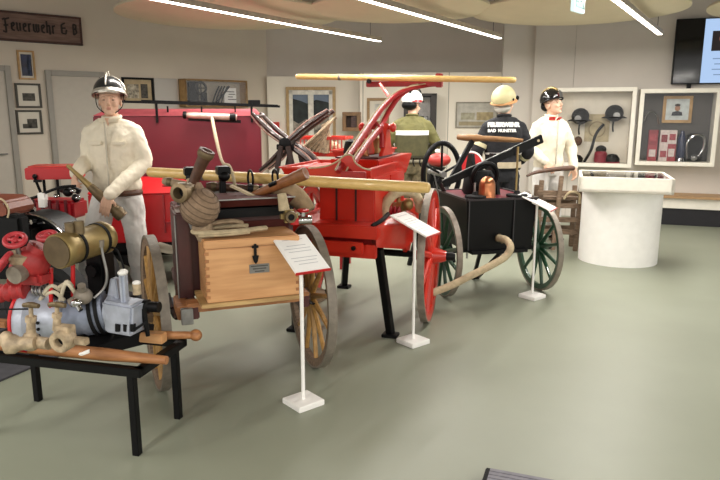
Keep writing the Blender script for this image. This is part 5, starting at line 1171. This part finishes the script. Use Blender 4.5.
# leather seat
p = Q(6, 206, 4.0); m = MB(); m.prism([(-.30, -.055), (.07, -.055), (.105, -.04), (.11, .0), (.085, .045), (.04, .062), (-.30, .062)], .26, 'xz', -.13)
M_ = Matrix.Translation(p)
m = MB(M_); m.prism([(-.30, -.055), (.07, -.055), (.105, -.04), (.11, .0), (.085, .045), (.04, .062), (-.30, .062)], .26, 'xz', -.13); st = m.build('leather_seat', SADDLE, o, .012)
m = MB(M_); m.tube([(.105, -.135, -.05), (.118, -.135, .0), (.09, -.135, .055), (.05, -.135, .068)], .006, 6, smooth=4); m.build('seat_piping', CANVASL, st)
MB(M_).box((-.12, 0, -.068), (.32, .22, .02)).build('seat_board', CANVASL, st, .004)
m = MB(M_); [m.lathe([(.035, 0), (.035, .012), (.001, .012)], (-.06-.08*k, -.08, -.13)) for k in range(2)]; m.tube([(-.04, -.06, -.075), (-.04, -.06, -.22)], .018); m.tube([(-.18, -.06, -.075), (-.18, -.06, -.24)], .018); m.build('seat_springs', STEEL, st)
m = MB(M_); [m.box((-.05, -.08, -.15-.045*k), (.12, .06, .02)) for k in range(4)]; m.build('control_plates', IRON, st, .004)
m = MB(); m.box(Q(12, 236, 3.9), (.20, .10, .28)); m.build('engine_casing', MBLACK, o, .02)
# red lamp box on two posts
p = at(25, 180, 5.42); 
o = thing('red_hose_box', 'shallow red box raised on two black posts behind the motor fire engine', 'box', (p.x, p.y, 0), 8)
zb = p.z; m = MB(); m.hull8([(0, 0, zb), (.42, 0, zb), (.42, .28, zb), (0, .28, zb)], [(0, 0, zb+.10), (.42, 0, zb+.10), (.40, .28, zb+.11), (.03, .28, zb+.11)]); m.build('box_body', REDB, o, .008)
m = MB(); m.box((.21, .14, zb+.108), (.38, .24, .012)); m.build('lid', RED, o, .004)
m = MB(); m.tube([(.08, -.01, zb+.03), (.09, 0, zb-.02), (.12, .02, zb-.15)], .012, 8); m.ball((.085, -.012, zb+.03), .022, 10); m.box((.10, .0, zb-.01), (.06, .03, .02)); m.build('bracket', BLACK, o)
for x in (.13, .24): MB().cyl((x, .06, 0), (x, .06, zb), .012).build('post', BLACK, o)
MB().box((.19, .06, .01), (.3, .24, .02)).build('base_plate', BLACK, o)
# ---------------------------------------------------------------- bright red trailer body and dark red box trailer
p = at(134, 240, 5.62)
o = thing('red_pump_trailer', 'bright red closed pump trailer with sloped lid behind the brown cart', 'trailer', (p.x-.02, p.y, 0), 6)
zt = at(150, 182, 5.7).z; zb = .40
m = MB(); m.hull8([(-.35, 0, zb), (.55, 0, zb), (.55, .55, zb), (-.35, .55, zb)], [(-.35, 0, zt-.10), (.55, 0, zt-.10), (.55, .55, zt-.10), (-.35, .55, zt-.10)]); m.build('body', REDB, o, .01)
m = MB(); m.hull8([(-.36, -.01, zt-.10), (.56, -.01, zt-.10), (.56, .56, zt-.10), (-.36, .56, zt-.10)], [(-.30, .16, zt+.01), (.32, .16, zt+.01), (.32, .50, zt+.01), (-.30, .50, zt+.01)]); m.build('sloped_lid', REDB, o, .01)
m = MB(); m.box((.30, -.012, .66), (.012, .02, .34)); m.box((.45, -.012, .58), (.3, .02, .014)); m.box((.45, -.012, .91), (.3, .02, .014)); m.build('door_seam', REDD, o)
MB().box((.1, .27, .36), (.9, .5, .1)).build('chassis', MBLACK, o, .01)
for s in (0, 1):
    f = MB().lathe([(.24, -.05), (.24, .05), (.19, .055), (.15, .04), (.15, -.04), (.19, -.055)], (.62 if s else -.43, .3, .24), (1, 0, 0), 40, closed=True).build('wheel', mat('rubber_black', '1b1b1c', .8), o); MB().lathe([(.001, -.03), (.15, -.04), (.15, .04), (.001, .03)], (.62 if s else -.43, .3, .24), (1, 0, 0), 30).build('wheel_disc', REDD, f)
MB().cyl((-.43, .3, .24), (.62, .3, .24), .02).build('axle', BLACK, o)
for x in (-.2, .4): MB().box((x, .3, .33), (.05, .1, .12)).build('suspension', BLACK, o)
p0 = at(92, 108, 6.35)
o = tr = thing('dark_red_box_trailer', 'tall wine red box trailer with flat side and black rail on top behind the mannequin', 'trailer', (p0.x, p0.y, 0), 8)
pr_ = L(o, 260, 116, 6.5); W = pr_.x; Zt = at(200, 116, 6.4).z
MB().box((W/2, .32, (Zt+.40)/2), (W, .64, Zt-.40)).build('box_body', WINE, o, .01)
m = MB(); m.hull8([(-.005, -.005, Zt), (W+.005, -.005, Zt), (W+.005, .64, Zt), (-.005, .64, Zt)], [(.10, .20, Zt+.07), (W-.05, .20, Zt+.07), (W-.05, .64, Zt+.07), (.10, .64, Zt+.07)]); m.build('sloped_roof', mat('pale_roof_red', 'b5525b', .45, var=.1), o, .004)  # roof in a paler red than the sides
MB().box((W/2, .32, .36), (W*.9, .5, .09)).build('chassis', MBLACK, o, .01)
for x in (.35, W-.3):
    for s in (0, 1):
        c_ = (x, -.03 if s == 0 else .67, .27); f = MB().lathe([(.27, -.05), (.27, .05), (.21, .055), (.17, .04), (.17, -.04), (.21, -.055)], c_, (0, 1, 0), 40, closed=True).build('wheel', MATS['rubber_black'], o); MB().lathe([(.001, -.03), (.17, -.04), (.17, .04), (.001, .03)], c_, (0, 1, 0), 30).build('wheel_disc', REDD, f)
    MB().cyl((x, -.03, .27), (x, .67, .27), .02).build('axle', BLACK, o); MB().box((x, .32, .3), (.06, .4, .08)).build('suspension', BLACK, o)
# roof rail
a = L(o, 118, 101.5, 6.35); b = L(o, 280, 106.5, 6.6); m = MB(); m.beam(a, b, .05, .022); m.build('roof_rail', BLACK, o, .003)
a2 = a+Vector((.2, .10, .012)); b2 = b+Vector((-.02, .10, .012)); m = MB(); m.beam(a2, b2, .03, .014); m.build('roof_rail', BLACK, o, .002)
for px in (156, 251):
    q_ = L(o, px, 104, 6.4); q_.y = -.02; m = MB(); m.box((q_.x, -.018, q_.z-.08), (.022, .02, .20)); m.build('rail_bracket', BLACK, o, .002)
for k in range(3): q_ = L(o, 166+34*k, 106, 6.45); MB().box((q_.x, .1, q_.z-.03), (.016, .016, .06)).build('rail_stud', BLACK, o)
q_ = L(o, 254, 103, 6.5); MB().box((q_.x, .02, q_.z+.005), (.12, .04, .05)).build('rail_box', BLACK, o, .004)
# pale tube on the trailer edge with hanging cord
a = at(183, 115, 6.36); b = at(240, 117.5, 6.44)
o = thing('pale_nozzle_tube', 'pale pink metal tube with black ends fixed along the wine red trailer edge', 'tube', a); d = b-a
m = MB(); m.lathe([(.02, .03), (.028, .05), (.032, .10), (.032, d.length-.06), (.03, d.length-.03)], (0, 0, 0), d, 20); m.build('tube', mat('pale_pink_metal', 'd9b9ac', .3, .5), o)
MB().lathe([(.034, 0), (.036, .01), (.036, .03), (.02, .035)], (0, 0, 0), d, 16).build('end_cap', BLACK, o); MB().lathe([(.037, d.length-.10), (.039, d.length-.09), (.039, d.length-.05), (.034, d.length-.04)], (0,0,0), d, 16).build('end_cap', BLACK, o)
MB().beam(Vector((.04, .04, -.04)), d+Vector((0, .04, -.04)), .02, .03).build('black_ledge', BLACK, o)  # black strip running below and behind the tube
o = thing('hanging_line', 'cream cord hanging from the pale tube down to the brown cart clamps', 'cord', at(222, 160, 4.6))
pts = [at(212, 118, 6.3), at(216, 138, 5.2), at(222, 161, 4.2), at(229, 166, 3.95), at(233, 176, 3.85), at(235, 186, 3.80)]
MB().tube([p-o.location for p in pts], [.016, .014, .010, .011, .011, .009], 8, smooth=8).build('cord_line', CANVASL, o)
# ---------------------------------------------------------------- hose reel with crossed arms
c = at(289, 143, 5.9)
o = xr = thing('hose_reel_stand', 'dark brown hose reel with two crossed pairs of wooden arms behind the red trough', 'hose reel', (c.x, c.y, 0), -8)
z = c.z; RW = mat('reel_brown', '34201b', .45, var=.2, scale=10, coat=.1)
ends = [loc(o, at(*e)) for e in ((254, 113, 5.9), (332, 111, 5.9), (262, 170, 5.9), (320, 168, 5.9))]
for y in (-.10, .16):
    for e in ends:
        e = Vector((e.x, y, e.z)); c_ = Vector((0, y, z)); u = (e-c_).normalized(); n_ = Vector((-u.z, 0, u.x))
        m = MB(); m.tube([c_, c_.lerp(e, .5)+n_*.012, e], [.034, .04, .026], 8, smooth=4, sy=.6); m.build('reel_arm', RW, o)
        m = MB(); m.tube([c_+Vector((0, -.02, 0))+n_*.02, c_.lerp(e, .5)+n_*.045+Vector((0, -.02, 0)), e+n_*.02+Vector((0, -.015, 0))], .006, 6, smooth=4); m.build('arm_edging', mat('edging_pink', 'b98f83', .5), o)
for e in ends: MB().cyl((e.x*.9, -.12, z+(e.z-z)*.9), (e.x*.9, .18, z+(e.z-z)*.9), .014).build('reel_bar', RW, o)
MB().lathe([(.03, -.16), (.055, -.15), (.055, -.12), (.03, -.10), (.03, .2)], (0, 0, z), (0, 1, 0), 24).build('hub', BLACK, o)
m = MB(); m.box((0, -.13, z-.03), (.16, .03, .05)); m.build('bearing_plate', BLACK, o, .005)
for s in (-1, 1):
    for y in (-.16, .22): MB().beam((s*.3, y, 0), (s*.03, y, z-.02), .045, .04).build('stand_leg', RW, o, .003)
o = thing('canvas_fan', 'pale fanned bundle of old canvas hose hanging over the crossed reel arms', 'hose bundle', at(312, 140, 6.2))
m = MB()
for k in range(9):
    t = k/8; a_ = at(336-22*t*.6, 117+8*t, 6.22+.02*k)-o.location; b_ = at(300+30*t, 150+4*t, 6.2+.01*k)-o.location; m.tube([a_, a_.lerp(b_, .5)+Vector((.03, 0, .02)), b_], [.022, .03, .024], 8, smooth=3, sy=.6)
m.build('canvas_folds', mat('old_canvas', 'a89478', .9, var=.3, scale=30, bump=.5), o)
# ---------------------------------------------------------------- brown wooden hand cart behind, right
p = at(566, 235, 6.95)
o = wc = thing('wooden_hand_cart', 'brown wooden hand cart with slatted sides between white jacket mannequin and counter', 'cart', (p.x-.10, 7.14, 0), -8)
for k, zz in enumerate((.22, .36, .52, .66)): MB().box((.05, .0, zz), (.46, .035, .055)).build('slat', GREYW, o, .004)
for k, zz in enumerate((.22, .52)): MB().box((.05, .28, zz), (.46, .035, .055)).build('slat', GREYW, o, .004)
for x in (-.16, .27): m = MB(); m.beam((x, 0.02, 0), (x+.02, .02, .80), .04, .05); m.build('upright', GREYW, o, .004); MB().beam((x, .28, 0), (x, .28, .72), .04, .05).build('upright', GREYW, o, .004)
MB().box((.05, .14, .60), (.42, .28, .03)).build('load_board', GREYW, o, .004)
m = MB(); m.beam((.01, -.06, .02), (.06, -.06, .86), .055, .045); m.build('front_shaft', GREYW, o, .006)
wheel(o, (-.27, .14, .33), .33, GREYW, IRON, GREYW, GREYW, 10, .04, -1, .1, .045, .05, BLACK, .014)
MB().cyl((-.27, .14, .33), (.26, .14, .33), .018).build('axle', BLACK, o)
m = MB(); m.tube([(.10, -.04, .60), (.16, -.05, .68), (.26, -.05, .66), (.27, -.05, .55)], .014, 8, smooth=5); m.build('rope_loop', CANVASL, o)
a = at(527, 176, 7.1); b = at(572, 168, 7.38)
o = thing('wooden_carrying_shaft', 'dark brown curved wooden shaft held in both hands of the mannequin by the counter', 'shaft', a); d = b-a
m = MB(); m.tube([(0,0,0), d*.2+Vector((0,0,.025)), d*.6+Vector((0, 0, .02)), d], [.012, .022, .026, .03], 10, smooth=5); m.build('shaft_body', mat('shaft_brown', '5f4334', .5, var=.2, scale=14), o)
m = MB(); m.ball(d, (.04, .035, .03), 12); m.build('shaft_end', mat('shaft_brown', '5f4334'), o)
# ================================================================ CAMERA, WORLD, VIEW
cam = bpy.data.cameras.new('camera'); cam.lens = 36*CF/720; cam.sensor_width = 36; cam.clip_end = 60
co = bpy.data.objects.new('camera', cam); C.objects.link(co); co.location = (0, 0, CH); co.rotation_euler = (math.pi/2-CT, 0, 0)
sc_ = bpy.context.scene; sc_.camera = co
w_ = bpy.data.worlds.new('world'); sc_.world = w_; w_.use_nodes = True
bg = w_.node_tree.nodes['Background']; bg.inputs["Color"].default_value = (1.0, .97, .92, 1); bg.inputs['Strength'].default_value = 1.1
sc_.view_settings.view_transform = 'Standard'; sc_.view_settings.look = 'None'; sc_.view_settings.gamma = 1; sc_.view_settings.exposure = 0.2
